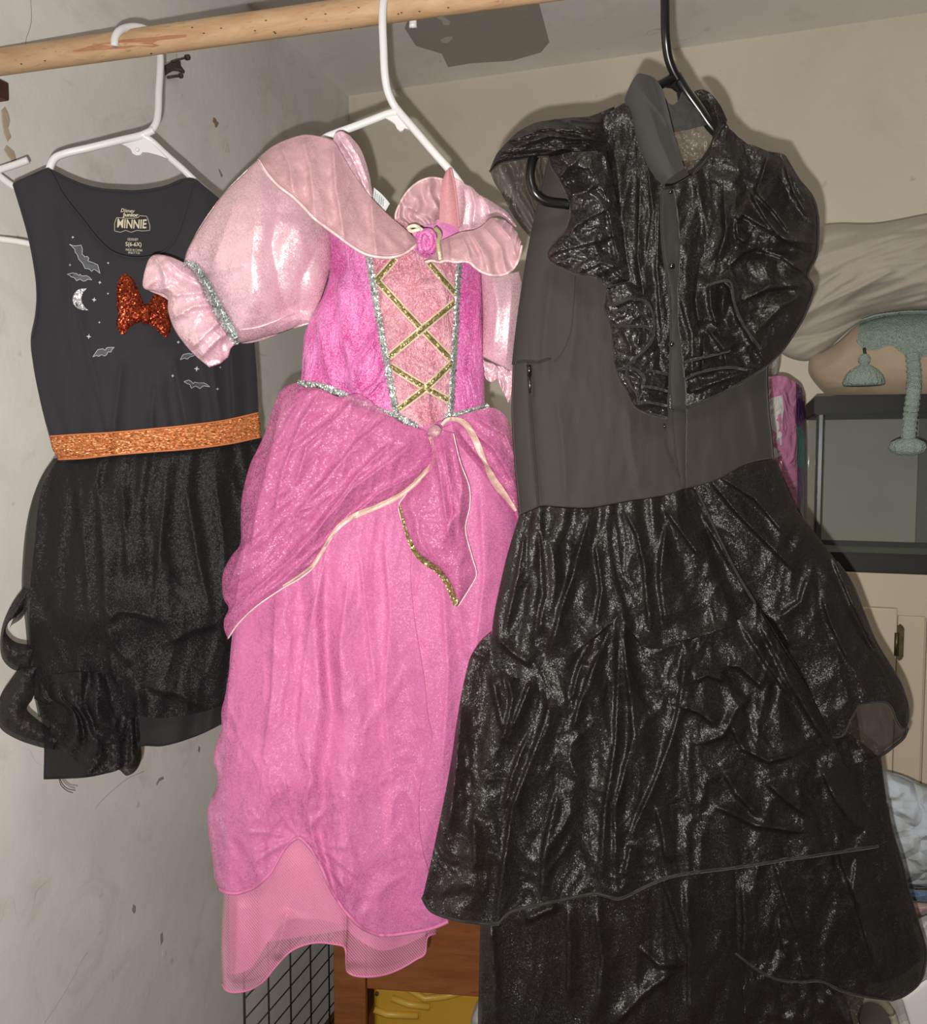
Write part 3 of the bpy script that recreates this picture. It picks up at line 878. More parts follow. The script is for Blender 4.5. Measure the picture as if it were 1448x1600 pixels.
gg = np.array([ringpts(1366 - k * 4, 1598 + k * 6, 29 - k * 2, 41 - k * 3, -0.5, 1.135 + 0.012 * k) for k in range(6)])
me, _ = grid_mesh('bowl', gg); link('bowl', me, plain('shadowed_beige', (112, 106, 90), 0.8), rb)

# ---------------------------------------------------------------- background at the lower left
M_WIRE = plain('black_coated_wire', (34, 32, 31), 0.5)
XG = XL + 0.07
GP = flat((-1, 0, 0), (XG, 0, 0))
ys = [float(GP.pt(px, 1550)[1]) for px in (381, 407, 444, 481, 514)]
ztop = float(GP.pt(445, 1466)[2])
gp = thing('wire_panel', 'black wire grid panel standing along the left wall beside the wooden dresser', 'grid', (XG, float(np.mean(ys)), 0))
yy0, step = ys[0], (ys[-1] - ys[0]) / 4
for k in range(6):
    y = yy0 + k * step
    tube('upright_wire', [(XG, y, 0.0), (XG, y, ztop + 0.05)], 0.0022 if k in (0, 5) else 0.0016, M_WIRE, gp, n=6)
for k in range(26):
    z = ztop + 0.05 - k * 0.043
    if z < 0.01: break
    tube('cross_wire', [(XG + 0.003, yy0 - 0.003, z), (XG + 0.003, yy0 + 5 * step + 0.003, z)], 0.0014, M_WIRE, gp, n=6)

DP = Plane(521, 1550, 1.80, -6.7)
u_ = np.array([DP.n[1], -DP.n[0], 0]); n_ = DP.n
o_ = DP.pt(521, 1550)
def dloc(u, v, z): return Matrix(((u_[0], n_[0], 0, o_[0]), (u_[1], n_[1], 0, o_[1]), (0, 0, 1, 0), (0, 0, 0, 1)))
DM = dloc(0, 0, 0)
def du(px, py=1550): return float(np.dot(DP.pt(px, py) - o_, u_))
def dz(py, px=600): return float(DP.pt(px, py)[2])
dres = thing('wooden_dresser', 'orange brown wooden dresser with open cubby behind the pink dress hem', 'dresser', tuple(o_ + u_ * 0.3 + n_ * 0.2 - np.array([0, 0, o_[2]])))
W_ = du(1010)
ztopd = dz(1400)
box('side_panel', M_DRESSER, dres, (0, 0.015, 0), (0.02, 0.36, ztopd), 0.002, DM)
box('side_panel', M_DRESSER, dres, (W_ - 0.02, 0.015, 0), (W_, 0.36, ztopd), 0.002, DM)
box('post', M_DRESSER, dres, (0, 0, 0), (du(571), 0.022, ztopd), 0.003, DM)
box('top_rail', M_DRESSER, dres, (du(571) + 0.0015, 0.003, dz(1549)), (W_, 0.022, ztopd), 0.003, DM)
box('top', M_DRESSER, dres, (-0.01, -0.01, ztopd), (W_ + 0.01, 0.37, ztopd + 0.02), 0.004, DM)
box('back_panel', M_DRESSER, dres, (0.02, 0.34, 0), (W_ - 0.02, 0.355, ztopd), 0.001, DM)
box('shelf', M_DRESSER, dres, (0.02, 0.02, dz(1549) - 0.24), (W_ - 0.02, 0.34, dz(1549) - 0.22), 0.001, DM)
M_YEL = plain('yellow_plastic', (232, 180, 60), 0.4, bump=(12, 0.1, 0.01))
M_YEL2 = plain('yellow_plastic_rib', (246, 200, 80), 0.38)
zb = dz(1549)
yb = thing('yellow_bin', 'yellow ribbed plastic bin in the open cubby of the wooden dresser', 'bin', tuple(o_ + u_ * 0.16 + n_ * 0.15 + np.array([0, 0, zb - 0.22 - o_[2]])))
u0, u1 = du(577), du(760)
box('shell', M_YEL, yb, (u0, 0.03, zb - 0.215), (u1, 0.30, zb - 0.006), 0.014, DM, 4)
def rib(pts):
    tube('rib', [(DM @ Vector((du(x, y), 0.027, dz(y, x)))) for x, y in pts], 0.0075, M_YEL2, yb, n=8)
rib([(608, 1572), (635, 1582), (668, 1586)]); rib([(632, 1556), (660, 1573), (690, 1570), (726, 1561)]); rib([(580, 1590), (600, 1598), (650, 1600)])
tube('screw', [DM @ Vector((du(584), 0.030, dz(1567))), DM @ Vector((du(584), 0.026, dz(1567)))], 0.004, M_RUST, yb, n=10)
sk = cushion('white_sack', None, plain('white_crinkled_plastic', (206, 206, 204), 0.35, bump=(60, 0.5, 0.006)), Plane(760, 1600, 1.55, 0), [(742, 1570), (756, 1556), (790, 1560)], [(735, 1668), (760, 1672), (800, 1668)], [(742, 1570), (734, 1600), (735, 1668)], None, 0.05, 30, 30, lambda S, T, X, Y: 0.012 * crumple(X, Y, 16, 16, 2, 3))
tag(sk.obj, 'white crinkled plastic sack peeking out left of the black hem', 'sack')

# ================================================================ hangers
def pxd(lst):
    return [P(a, b, c) for a, b, c in lst]
HR = 0.0047
def hanger_nub(name, parent, mat, poly, d, th=0.0035):
    bm = bmesh.new()
    vs = [bm.verts.new(tuple(P(x, y, d))) for x, y in poly]
    f = bm.faces.new(vs)
    r = bmesh.ops.extrude_face_region(bm, geom=[f])
    for v in [e for e in r['geom'] if isinstance(e, bmesh.types.BMVert)]:
        v.co += Vector(tuple(FWD * th))
    bmesh.ops.recalc_face_normals(bm, faces=bm.faces)
    me = bpy.data.meshes.new(name); bm.to_mesh(me); bm.free()
    return link(name, me, mat, parent, smooth=False)

# white hanger of the bat dress
r1 = rod_d(215)
h1 = thing('clothes_hanger', 'white plastic tubular hanger carrying the black bat print dress', 'hanger', tuple(P(228, 212, r1)), 'clothes hangers on the rod')
tube('hook', pxd([(179, 72, r1 - 0.024), (179.5, 60, r1 - 0.025), (185, 50, r1 - 0.022), (198, 43.5, r1 - 0.010), (215, 42.5, r1 + 0.004), (231, 48, r1 + 0.018), (243, 62, r1 + 0.026), (249.5, 84, r1 + 0.026),
                  (250, 110, r1 + 0.022), (248, 145, r1 + 0.016), (247, 175, r1 + 0.010), (244, 192, r1 + 0.006), (236, 204, r1 + 0.003), (224, 211, r1)]), HR, M_WHITEP, h1, 10, 90)
tube('arm', pxd([(240, 203, r1), (222, 211, r1), (185, 220, r1 - 0.012), (140, 231, r1 - 0.024), (100, 240.5, r1 - 0.034), (86, 247, r1 - 0.038), (79, 259, r1 - 0.040), (76, 275, r1 - 0.040), (76, 300, r1 - 0.040)]), 0.0046, M_WHITEP, h1, 10, 80)
tube('arm', pxd([(222, 211, r1), (236, 220, r1 + 0.006), (262, 244, r1 + 0.022), (285, 264, r1 + 0.036), (303, 281, r1 + 0.046), (322, 298, r1 + 0.056), (345, 320, r1 + 0.066)]), 0.0044, M_WHITEP, h1, 10, 60)
hanger_nub('notch_web', h1, M_WHITEP, [(182, 222), (196, 228), (204, 233), (207, 240), (213, 243), (219, 242), (222, 238), (230, 238), (246, 242), (262, 248), (240, 226), (226, 212)], r1 + 0.001)
tube('bead', pxd([(214.5, 234, r1 - 0.002), (214.5, 234, r1 + 0.003)]), 0.0030, M_WHITEP, h1, 10)

# empty white hanger at the left edge
e1 = 1.145
h0 = thing('clothes_hanger', 'empty white hanger whose arm ends poke in at the left edge', 'hanger', tuple(P(-80, 262, e1)), 'clothes hangers on the rod')
tube('arm', pxd([(-190, 190, e1), (-120, 232, e1), (-60, 284, e1), (0, 265, e1), (25, 257, e1), (44, 250, e1)]), 0.0046, M_WHITEP, h0, 10, 60)
tube('arm', pxd([(-12, 266, e1), (4, 279, e1 + .001), (16, 288, e1 + .002), (28, 295, e1 + .003)]), 0.0046, M_WHITEP, h0, 10, 30)
tube('bottom_bar', pxd([(-250, 340, e1), (-100, 362, e1), (0, 374, e1), (30, 378, e1), (60, 384, e1)]), 0.0042, M_WHITEP, h0, 10, 40)
tube('hook', pxd([(-190, 190, e1), (-190, 150, e1)]), 0.0046, M_WHITEP, h0, 10, 8)

# white hanger of the pink dress
r2 = rod_d(615)
h2 = thing('clothes_hanger', 'white plastic tubular hanger carrying the pink princess dress', 'hanger', tuple(P(612, 172, r2)), 'clothes hangers on the rod')
tube('hook', pxd([(645, 43, r2 + 0.026), (645, 30, r2 + 0.026), (643, 5, r2 + 0.026), (634, -14, r2 + 0.018), (620, -23, r2), (607, -17, r2 - 0.018), (599.5, 0, r2 - 0.027), (597.5, 30, r2 - 0.027),
                  (599, 75, r2 - 0.022), (601, 115, r2 - 0.016), (605, 140, r2 - 0.010), (612, 158, r2 - 0.004), (619, 170, r2)]), HR, M_WHITEP, h2, 10, 90)
tube('arm', pxd([(622, 174, r2), (606, 178, r2 + 0.002), (580, 188, r2 + 0.006), (548, 200, r2 + 0.010), (526, 208, r2 + 0.012), (505, 218, r2 + 0.014), (492, 240, r2 + 0.016), (490, 280, r2 + 0.016)]), 0.0046, M_WHITEP, h2, 10, 60)
tube('arm', pxd([(616, 166, r2), (626, 178, r2 - 0.001), (650, 206, r2 - 0.003), (680, 241, r2 - 0.006), (704, 268, r2 - 0.008), (722, 292, r2 - 0.010), (742, 320, r2 - 0.010)]), 0.0048, M_WHITEP, h2, 10, 60)
hanger_nub('notch_web', h2, M_WHITEP, [(602, 184), (612, 190), (617, 194), (620, 201), (625, 205), (629, 204), (632, 200), (641, 203), (648, 204), (634, 188), (620, 174)], r2 + 0.001)

# black hanger
r3 = rod_d(1040)
h3 = thing('clothes_hanger', 'black plastic tubular hanger carrying the black ruffled organza dress', 'hanger', tuple(P(1050, 125, r3)), 'clothes hangers on the rod')
tube('hook', pxd([(1078, -30, r3 + 0.026), (1076, -60, r3 + 0.024), (1062, -78, r3 + 0.01), (1050, -76, r3 - 0.010), (1041, -55, r3 - 0.026), (1039, -20, r3 - 0.027), (1039, 20, r3 - 0.024), (1040, 60, r3 - 0.018), (1044, 90, r3 - 0.010), (1052, 112, r3 - 0.004), (1060, 126, r3)]), 0.0048, M_BLACKP, h3, 10, 90)
tube('arm', pxd([(1056, 118, r3), (1040, 128, r3 - 0.002), (1022, 138, r3 - 0.004), (990, 160, r3 - 0.010), (930, 195, r3 - 0.020), (870, 225, r3 - 0.036), (838, 240, r3 - 0.046), (830, 256, r3 - 0.052), (828, 280, r3 - 0.055), (834, 300, r3 - 0.055), (848, 313, r3 - 0.052), (889, 320, r3 - 0.045)]), 0.0050, M_BLACKP, h3, 10, 110)
tube('arm', pxd([(1056, 118, r3), (1072, 144, r3 + 0.002), (1092, 172, r3 + 0.006), (1112, 200, r3 + 0.010), (1150, 235, r3 + 0.020), (1200, 270, r3 + 0.035)]), 0.0055, M_BLACKP, h3, 10, 50)
hanger_nub('notch_web', h3, M_BLACKP, [(1028, 139), (1036, 132), (1048, 120), (1058, 116), (1072, 140), (1088, 166), (1080, 165), (1066, 150), (1060, 155), (1058, 142), (1050, 136), (1036, 134)], r3 + 0.001)

# ================================================================ black dress with the bat print
M_JER = jersey('black_jersey', (54, 52, 57), 0.8, 1500, sheen=0.12)
M_LINE = jersey('black_lining', (45, 43, 45), 0.8, 1300, sheen=0.08)
M_TUL = organza('black_tulle', (34, 32, 34), 0.82, 0.5, 0.20, 0.6, shine=(48, 47, 50), mott=0.3, gb=0.03, cell=900)
M_TUL3 = organza('black_tulle_doubled', (34, 32, 34), 0.92, 0.5, 0.20, 0.6, gb=0.06)
M_TUL2 = organza('black_tulle_single', (36, 34, 34), 0.7, 0.5, 0.22, 0.4, gb=0.15)
M_ORANGE = glitter('orange_glitter_elastic', [(150, 78, 36), (226, 136, 74), (196, 104, 52), (255, 190, 130)], 420, 0.45, 0.35, stretch=(1, 1, 2.2))
M_ORTRIM = plain('orange_edge', (214, 128, 76), 0.6)
M_PRINT_L = plain('pale_print', (206, 208, 212), 0.6)
M_PRINT_G = plain('grey_bat_print', (74, 78, 84), 0.6)
M_PRINT_C = plain('cream_print', (220, 208, 178), 0.6)
M_SILVER = glitter('silver_glitter', [(150, 150, 156), (235, 235, 238), (190, 190, 196), (255, 255, 255)], 900, 0.35, 0.6)
M_SEQ = glitter('copper_sequins', [(96, 30, 16), (176, 66, 34), (130, 44, 24), (226, 110, 62)], 560, 0.32, 0.75)

L = Plane(230, 450, 1.085, 20)
bd = thing('black_bat_dress', 'sleeveless black dress with bat print, copper sequin bow and orange waistband', 'dress', tuple(P(215, 260, 1.09)))
def hb(S, T, X, Y):
    b = 0.030 * (1 - (2 * S - 1) ** 2) * np.minimum(1, 0.35 + T * 1.2)
    f = crease(X, Y, [[(118, 470), (150, 600), (172, 690)], [(190, 560), (176, 690)], [(270, 560), (292, 672)], [(240, 600), (236, 680)], [(330, 560), (345, 665)], [(360, 540), (366, 660)], [(95, 330), (110, 420), (112, 560)]], 0.006, 5, 12)
    g = 0.003 * folds(S, T, 9, 3, 0.4) * np.clip(T * 2 - 1.0, 0, 1)
    return b + f + g + 0.003 * fbm(X / 60, Y / 110, 4, 3)
frontL = [(20, 286), (33, 330), (44, 370), (52, 410), (57, 450), (55, 490), (48, 530), (52, 570), (60, 612), (70, 655), (78, 684)]
frontR = [(346, 313), (368, 360), (382, 415), (391, 470), (398, 545), (402, 600), (404, 647)]
fb = sheet('front_panel', bd, M_JER, L, [(20, 286), (48, 274), (62, 270), (75, 262), (84, 276), (96, 300), (112, 322), (133, 348), (152, 372), (174, 392), (200, 401), (230, 401), (258, 391), (274, 372), (285, 345), (294, 312), (304, 280), (322, 294), (346, 313)],
           [(78, 684), (175, 677), (290, 667), (404, 647)], frontL, frontR, 170, 130, hb, 0.001)
bb = sheet('back_panel', bd, M_JER, L, [(20, 286), (48, 273), (75, 263), (88, 268), (108, 278), (133, 288), (160, 294), (186, 296), (210, 297), (232, 295), (260, 289), (285, 279), (302, 279), (322, 293), (346, 313)],
           [(78, 684), (404, 647)], frontL, frontR, 90, 70, lambda S, T, X, Y: -0.020 - 0.03 * (1 - (2 * S - 1) ** 2) * T, 0.001)
tube('neck_binding', [on(fb, x, y, 0.0008) for x, y in curve([(76, 264), (84, 277), (96, 301), (112, 323), (133, 349), (152, 373), (174, 393), (200, 402), (230, 402), (258, 392), (274, 373), (285, 346), (294, 313), (303, 283)], 80)], 0.0014, M_JER, bd, 6)
tube('neck_binding', [on(bb, x, y, 0.0008) for x, y in curve([(78, 266), (90, 272), (108, 281), (133, 291), (160, 297), (186, 299), (210, 300), (232, 298), (260, 292), (284, 283)], 60)], 0.0014, M_JER, bd, 6)
tube('armhole_binding', [on(fb, x + 1.5, y, 0.0006) for x, y in curve([(20, 288), (33, 330), (44, 370), (52, 410), (57, 450), (56, 490), (49, 528)], 40)], 0.0016, M_JER, bd, 6)
# lettering inside the neck
text_px('lettering', bd, M_PRINT_C, bb, 'Disney', 199.5, 330, 22, 7.5, rot=0.06, shear=0.25, bold=0.012)
text_px('lettering', bd, M_PRINT_C, bb, 'Junior', 204, 336.5, 25, 7.5, rot=0.03, bold=0.035)
text_px('lettering', bd, M_PRINT_C, bb, 'MINNIE', 206, 350, 46, 14, rot=0.03, shear=0.05, bold=0.02, arc=-4)
outline('lettering_outline', bd, M_PRINT_C, bb, [(179, 361), (179, 349), (182, 340), (196, 341), (208, 341), (216, 340), (218, 337), (229, 338), (231, 342), (234, 352), (234, 360), (222, 361), (214, 360), (205, 363), (196, 360), (188, 363)], 0.0004, 0.0009)
text_px('lettering', bd, M_PRINT_C, bb, '\u00a9DISNEY', 207.5, 374, 17, 4.2, rot=0.02)
text_px('lettering', bd, M_PRINT_C, bb, 'S(6-6X)', 208.5, 382.5, 25, 8.5, rot=0.03, bold=0.015)
text_px('lettering', bd, M_PRINT_C, bb, 'MADE IN CHINA', 209.5, 390.6, 26, 3.8, rot=0.04)
text_px('lettering', bd, M_PRINT_C, bb, 'RN#17 7126', 209.5, 395.2, 18, 3.8, rot=0.04)
def c8(l): return [(100 + x / 4.525, 300 + y / 4.525) for x, y in l]
bats = [[(38, 370), (72, 382), (122, 376), (130, 405), (128, 440), (150, 460), (163, 455), (176, 468), (168, 487), (205, 500), (238, 515), (246, 545), (255, 577), (236, 560), (212, 545), (195, 562), (180, 545), (148, 540), (132, 505), (105, 476), (92, 440), (80, 428), (76, 405), (58, 386)],
        [(22, 582), (60, 573), (88, 576), (105, 592), (113, 581), (124, 594), (163, 592), (182, 606), (197, 623), (168, 616), (152, 628), (135, 630), (112, 616), (88, 628), (74, 606), (50, 600), (42, 589)],
        [(204, 1166), (225, 1135), (240, 1114), (275, 1108), (292, 1120), (300, 1104), (311, 1099), (357, 1098), (340, 1112), (332, 1132), (311, 1130), (303, 1148), (288, 1160), (266, 1150), (246, 1162), (226, 1156)],
        [(822, 1186), (835, 1160), (845, 1148), (880, 1140), (902, 1146), (925, 1128), (918, 1158), (890, 1165), (872, 1182), (850, 1174)],
        [(848, 1341), (880, 1328), (900, 1340), (914, 1356), (922, 1344), (950, 1350), (990, 1350), (1012, 1362), (1030, 1378), (985, 1370), (960, 1390), (930, 1371), (900, 1388), (890, 1360), (870, 1355)]]
for b in bats:
    bp_ = c8(b)
    o = decal('bat_print', bd, M_PRINT_G, fb, bp_)
    outline('bat_outline', o, M_PRINT_L, fb, bp_, 0.00036)
for x, y, r in ((62, 320, 11), (42, 516, 10), (312, 502, 10), (253, 640, 13), (310, 718, 9), (213, 762, 18), (250, 922, 9), (175, 1022, 19), (808, 1062, 13), (938, 1250, 20), (768, 1300, 13), (1105, 1240, 8), (1085, 1393, 12)):
    st = []
    for k in range(8):
        a = k * math.pi / 4 + 0.12
        q = r if k % 2 == 0 else r * 0.36
        st.append((x + q * math.cos(a), y + q * math.sin(a)))
    decal('star_print', bd, M_PRINT_L, fb, c8(st))
decal('moon_print', bd, M_SILVER, fb, [tuple(p) for p in curve(c8([(160, 682), (115, 685), (78, 710), (60, 755), (72, 800), (112, 830), (174, 836)]), 18)] + [tuple(p) for p in curve(c8([(174, 836), (146, 812), (126, 778), (124, 738), (138, 706), (160, 682)]), 14)][1:-1])
bow = puff('bow_loop', bd, M_SEQ, fb, c8([(372, 720), (376, 660), (398, 600), (425, 578), (455, 586), (492, 622), (522, 684), (545, 740), (566, 795), (560, 850), (545, 915), (505, 930), (465, 958), (422, 1010), (388, 990), (370, 930), (384, 865), (370, 800)]), 0.006, 0.0012, wob=0.0015, seed=2)
puff('bow_loop', bd, M_SEQ, fb, c8([(598, 792), (622, 745), (650, 720), (690, 730), (742, 772), (762, 832), (748, 880), (757, 940), (750, 992), (722, 1028), (680, 1000), (640, 960), (592, 928), (578, 860)]), 0.006, 0.0012, wob=0.0015, seed=5)
puff('bow_knot', bd, M_SEQ, fb, c8([(545, 800), (570, 792), (605, 790), (622, 820), (618, 880), (600, 925), (560, 935), (540, 900), (534, 850)]), 0.006, 0.004, wob=0.001, seed=8)

# waistband
def hw(S, T, X, Y):
    return 0.033 * (1 - (2 * S - 1) ** 2) + 0.014 + 0.0035 * np.sin(np.pi * T) + 0.0007 * np.sin(T * 40) - 0.004 * np.exp(-((X - 173) / 5) ** 2)
wb = sheet('waistband', bd, M_ORANGE, L, [(77, 682), (120, 679), (173, 676), (230, 671), (290, 665), (350, 657), (404, 645)], [(91, 718), (130, 716), (175, 711), (235, 706), (300, 701), (360, 693), (407, 683)], [(77, 682), (82, 702), (91, 718)], [(404, 645), (407, 664), (407, 683)], 90, 20, hw, 0.0015)
tube('band_edge', wb.edge_top + (CAM - wb.edge_top) * 0.001, 0.0011, M_ORTRIM, bd, 6)
tube('band_edge', wb.edge_bottom + (CAM - wb.edge_bottom) * 0.001, 0.0011, M_ORTRIM, bd, 6)

# skirt: lining, then tulle with looped ruffles
def hl(S, T, X, Y):
    return 0.028 * (1 - (2 * S - 1) ** 2) + 0.008 * folds(S, T, 5, 8, 0.3) * T + 0.004 * fbm(X / 40, Y / 90, 6, 3) - 0.003
skb = [(68, 1218), (100, 1217), (134, 1215), (165, 1209), (185, 1203), (205, 1188), (217, 1168), (254, 1166), (300, 1153), (348, 1131), (404, 1098)]
sheet('skirt_lining', bd, M_LINE, L, [(91, 716), (175, 709), (300, 699), (407, 681)], skb, [(91, 716), (66, 762), (54, 850), (46, 950), (56, 1080), (68, 1150), (68, 1218)], [(407, 681), (420, 780), (424, 900), (418, 1010), (404, 1098)], 90, 100, hl, 0.001)
sheet('skirt_back', bd, M_LINE, L, [(91, 716), (407, 681)], [(78, 1160), (215, 1150), (404, 1090)], [(91, 716), (76, 770), (66, 850), (62, 960), (66, 1100), (78, 1160)], [(407, 681), (420, 780), (424, 900), (418, 1010), (404, 1090)], 60, 60, lambda S, T, X, Y: -0.03 - 0.03 * (1 - (2 * S - 1) ** 2))
tl_cr = [[(118, 740), (132, 860), (138, 960)], [(150, 730), (160, 850), (165, 950), (176, 1050), (190, 1080)], [(190, 760), (200, 900)], [(260, 740), (248, 870), (240, 960)], [(290, 760), (310, 880), (330, 960)], [(170, 970), (185, 955), (215, 958), (262, 975)], [(166, 985), (180, 1010), (205, 1040)],
         [(215, 1080), (216, 1160)], [(110, 1090), (120, 1160)], [(150, 1085), (152, 1180)], [(265, 1005), (300, 985), (340, 975)], [(230, 1075), (280, 1085), (318, 1105)], [(335, 745), (350, 850), (352, 940)]]
def ht(S, T, X, Y):
    b = 0.040 * (1 - (2 * S - 1) ** 2) + 0.006
    f = 0.0028 * folds(S, T, 9, 21, 0.4) * (1 - 0.4 * T)
    return b + f + crease(X, Y, tl_cr, 0.006, 5, 16) - 0.008 * np.exp(-T / 0.04) + 0.008 * (crumple(X, Y, 90, 150, 31, 3) - 0.5) * (0.4 + T) + 0.010 * np.exp(-((T - 0.62) / 0.08) ** 2)
tu = sheet('tulle_layer', bd, M_TUL, L, [(84, 716), (130, 714), (175, 709), (300, 699), (408, 680)], [(60, 1120), (95, 1130), (215, 1120), (260, 1122), (318, 1112), (402, 1080)],
           [(84, 716), (66, 742), (54, 769), (45, 800), (39, 834), (35, 880), (34, 925), (40, 980), (46, 1050), (60, 1120)], [(408, 680), (424, 760), (432, 850), (428, 950), (402, 1080)], 150, 170, ht)
# looped tulle at the left
def loop(outer, inner, h0, mat, name='tulle_loop', seed=0, nu=14, nv=60):
    return sheet(name, bd, mat, L, [outer[0], inner[0]], [outer[-1], inner[-1]], outer, inner, nu, nv,
                 lambda S, T, X, Y: h0 + 0.014 * np.sin(np.pi * S) * np.sin(np.pi * T) ** 0.5 + 0.006 * (crumple(X, Y, 26, 30, seed, 3) - 0.5))
loop([(37, 918), (18, 944), (4, 976), (0, 1006), (4, 1030), (20, 1046), (46, 1050)], [(52, 922), (34, 956), (14, 972), (9, 986), (17, 998), (27, 1004), (56, 1008)], 0.008, M_TUL3, seed=1)
loop([(30, 944), (22, 962), (14, 984)], [(44, 950), (34, 966), (16, 978)], 0.0, M_TUL2, seed=4, nv=24)
loop([(30, 1043), (14, 1066), (2, 1084), (-6, 1112), (0, 1137), (24, 1154), (69, 1169), (90, 1172)], [(62, 1040), (56, 1068), (51, 1092), (42, 1107), (56, 1122), (73, 1135), (84, 1146), (104, 1150)], 0.010, M_TUL3, seed=2)
loop([(70, 1070), (60, 1085), (52, 1091)], [(120, 1100), (100, 1110), (78, 1106)], 0.006, M_TUL3, seed=6, nv=30)
def ht2(S, T, X, Y):
    return 0.046 * (1 - (2 * S - 1) ** 2) + 0.004 + 0.006 * folds(S, T, 5, 26, 0.4) + crease(X, Y, tl_cr, 0.007, 4, 9) + 0.008 * (crumple(X, Y, 50, 70, 33, 3) - 0.5)
sheet('tulle_ruffle', bd, M_TUL3, L, [(58, 1060), (120, 1050), (214, 1060)], [(69, 1169), (90, 1172), (112, 1182), (124, 1198), (136, 1213), (152, 1212), (172, 1206), (186, 1203), (197, 1212), (208, 1208), (217, 1197), (221, 1180), (219, 1160)],
      [(58, 1060), (54, 1090), (76, 1108), (74, 1134), (69, 1169)], [(214, 1060), (218, 1100), (219, 1160)], 90, 80, ht2)
for pth in ([(93, 1214), (97, 1224), (105, 1232), (118, 1235)], [(92, 1214), (95, 1226), (104, 1235), (114, 1239)]):
    tube('loose_thread', [L.pt(x, y, 0.0) for x, y in curve(pth, 16)], 0.0005, M_LINE, bd, 5)

# ================================================================ pink princess dress
M_SAT = satin('pale_pink_satin', (242, 194, 207), 0.39, 1.0, 0.38, 1.9)
M_SATC = satin('dusty_pink_collar_satin', (214, 168, 177), 0.42, 0.6, 0.25)
M_CORAL = satin('coral_pink_lining', (218, 152, 158), 0.5, 0.4)
M_VEL = velvet('hot_pink_velvet', (216, 66, 156), (238, 126, 200), (250, 186, 228))
M_VELP = velvet('pale_pink_velvet', (204, 112, 136), (228, 160, 176), (246, 205, 212))
M_UND = organza('pink_underskirt', (246, 146, 190), 1.0, 0.45, 0.4, 0.5, shine=(255, 186, 214), mott=0.3, gb=0.1, cell=900)
M_ORG = organza('pink_organza', (246, 138, 200), 0.46, 0.42, 0.45, 0.6, shine=(255, 196, 228), mott=0.25, gb=0.06, cell=900)
M_ORGP = organza('pink_peplum_organza', (226, 120, 176), 0.55, 0.36, 0.6, 0.7, shine=(255, 206, 222), mott=0.3, gb=0.08, cell=900)
M_NET = mesh_net('pink_net', (246, 160, 196), 0.5)
M_PALEG = satin('pale_gold_pink_ribbon', (226, 190, 176), 0.4, 0.7)
def half(S):
    return np.sqrt(np.clip(1 - (1 - np.minimum(1, 2 * S)) ** 2, 0, 1))
def halfr(S):
    return half(1 - S)
M_HEMP = jersey('pink_piping', (232, 130, 180), 0.6, 900)
M_HEML = satin('pale_piping', (248, 214, 214), 0.4)
M_LINP = satin('pink_lining', (222, 132, 190), 0.5, 0.4)
M_TRIM = glitter('silver_sequin_trim', [(140, 150, 146), (216, 226, 220), (172, 186, 180), (250, 252, 248)], 520, 0.35, 0.6)
M_GOLD = glitter('gold_braid', [(112, 98, 56), (186, 170, 112), (142, 126, 76), (224, 212, 164)], 600, 0.4, 0.6)
M_GOLDE = plain('pale_gold_edge', (214, 200, 164), 0.5)
M_CREAM = satin('cream_ribbon', (226, 218, 196), 0.4)
M_LEAF = satin('olive_ribbon', (178, 168, 128), 0.4)

K = Plane(610, 600, 1.02, 6)
pd_ = thing('pink_princess_dress', 'pink princess dress with puff sleeves, velvet laced bodice and organza skirt', 'dress', tuple(P(600, 230, 1.02)))

# back of the dress
sheet('back_bodice', pd_, M_LINP, K, [(515, 300), (600, 345), (640, 351), (664, 345), (700, 343), (722, 352), (745, 370)], [(470, 604), (757, 636)], [(515, 300), (514, 420), (478, 520), (470, 604)], [(745, 370), (755, 522), (757, 636)], 40, 40, lambda S, T, X, Y: -0.022 - 0.01 * np.sin(np.pi * S))
sheet('skirt_back', pd_, M_UND, K, [(470, 600), (757, 636)], [(366, 1480), (690, 1430)], [(470, 600), (400, 780), (362, 1000), (354, 1250), (366, 1480)], [(757, 636), (800, 800), (780, 1000), (730, 1250), (690, 1430)], 60, 80, lambda S, T, X, Y: -0.03 - 0.05 * np.sin(np.pi * S) * T ** 0.5)
# bodice
def hbod(S, T, X, Y):
    return 0.042 * np.sqrt(np.clip(1 - (2 * S - 1) ** 2, 0, 1)) - 0.01 + 0.003 * (crumple(X, Y, 60, 120, 2, 3) - 0.5) + crease(X, Y, [[(528, 430), (536, 520), (556, 620)], [(606, 500), (560, 560), (540, 612)], [(498, 500), (505, 560), (520, 606)], [(612, 560), (588, 598), (560, 624)]], 0.009, 5, 16)
waistL = [(468, 602), (494, 603), (528, 613), (558, 628), (586, 640), (614, 650), (648, 665), (671, 671), (691, 652), (734, 643), (757, 635)]
bod = sheet('bodice', pd_, M_VEL, K, [(512, 335), (560, 372), (610, 388), (652, 378), (690, 378), (720, 374), (752, 420)], waistL,
            [(512, 335), (516, 400), (509, 450), (490, 490), (476, 520), (473, 550), (471, 585), (468, 602)], [(752, 420), (755, 522), (757, 635)], 130, 110, hbod)
cen = on_sheet('centre_panel', pd_, M_VELP, bod, [(577, 398), (650, 392), (717, 402)], [(619, 640), (648, 662), (671, 669), (690, 651), (704, 646)], [(577, 398), (588, 460), (602, 545), (619, 640)], [(717, 402), (713, 500), (708, 570), (704, 646)], 60, 80, 0.0012,
               lambda S, T, X, Y: 0.005 * np.sin(np.pi * S) ** 0.7 + 0.004 * (crumple(X, Y, 40, 26, 9, 3) - 0.4) + crease(X, Y, [[(668, 600), (672, 664)]], 0.004, 2, 3) + crease(X, Y, [[(622, 470), (700, 440)], [(620, 520), (690, 500)], [(640, 560), (690, 590)]], 0.003, 4, 10))
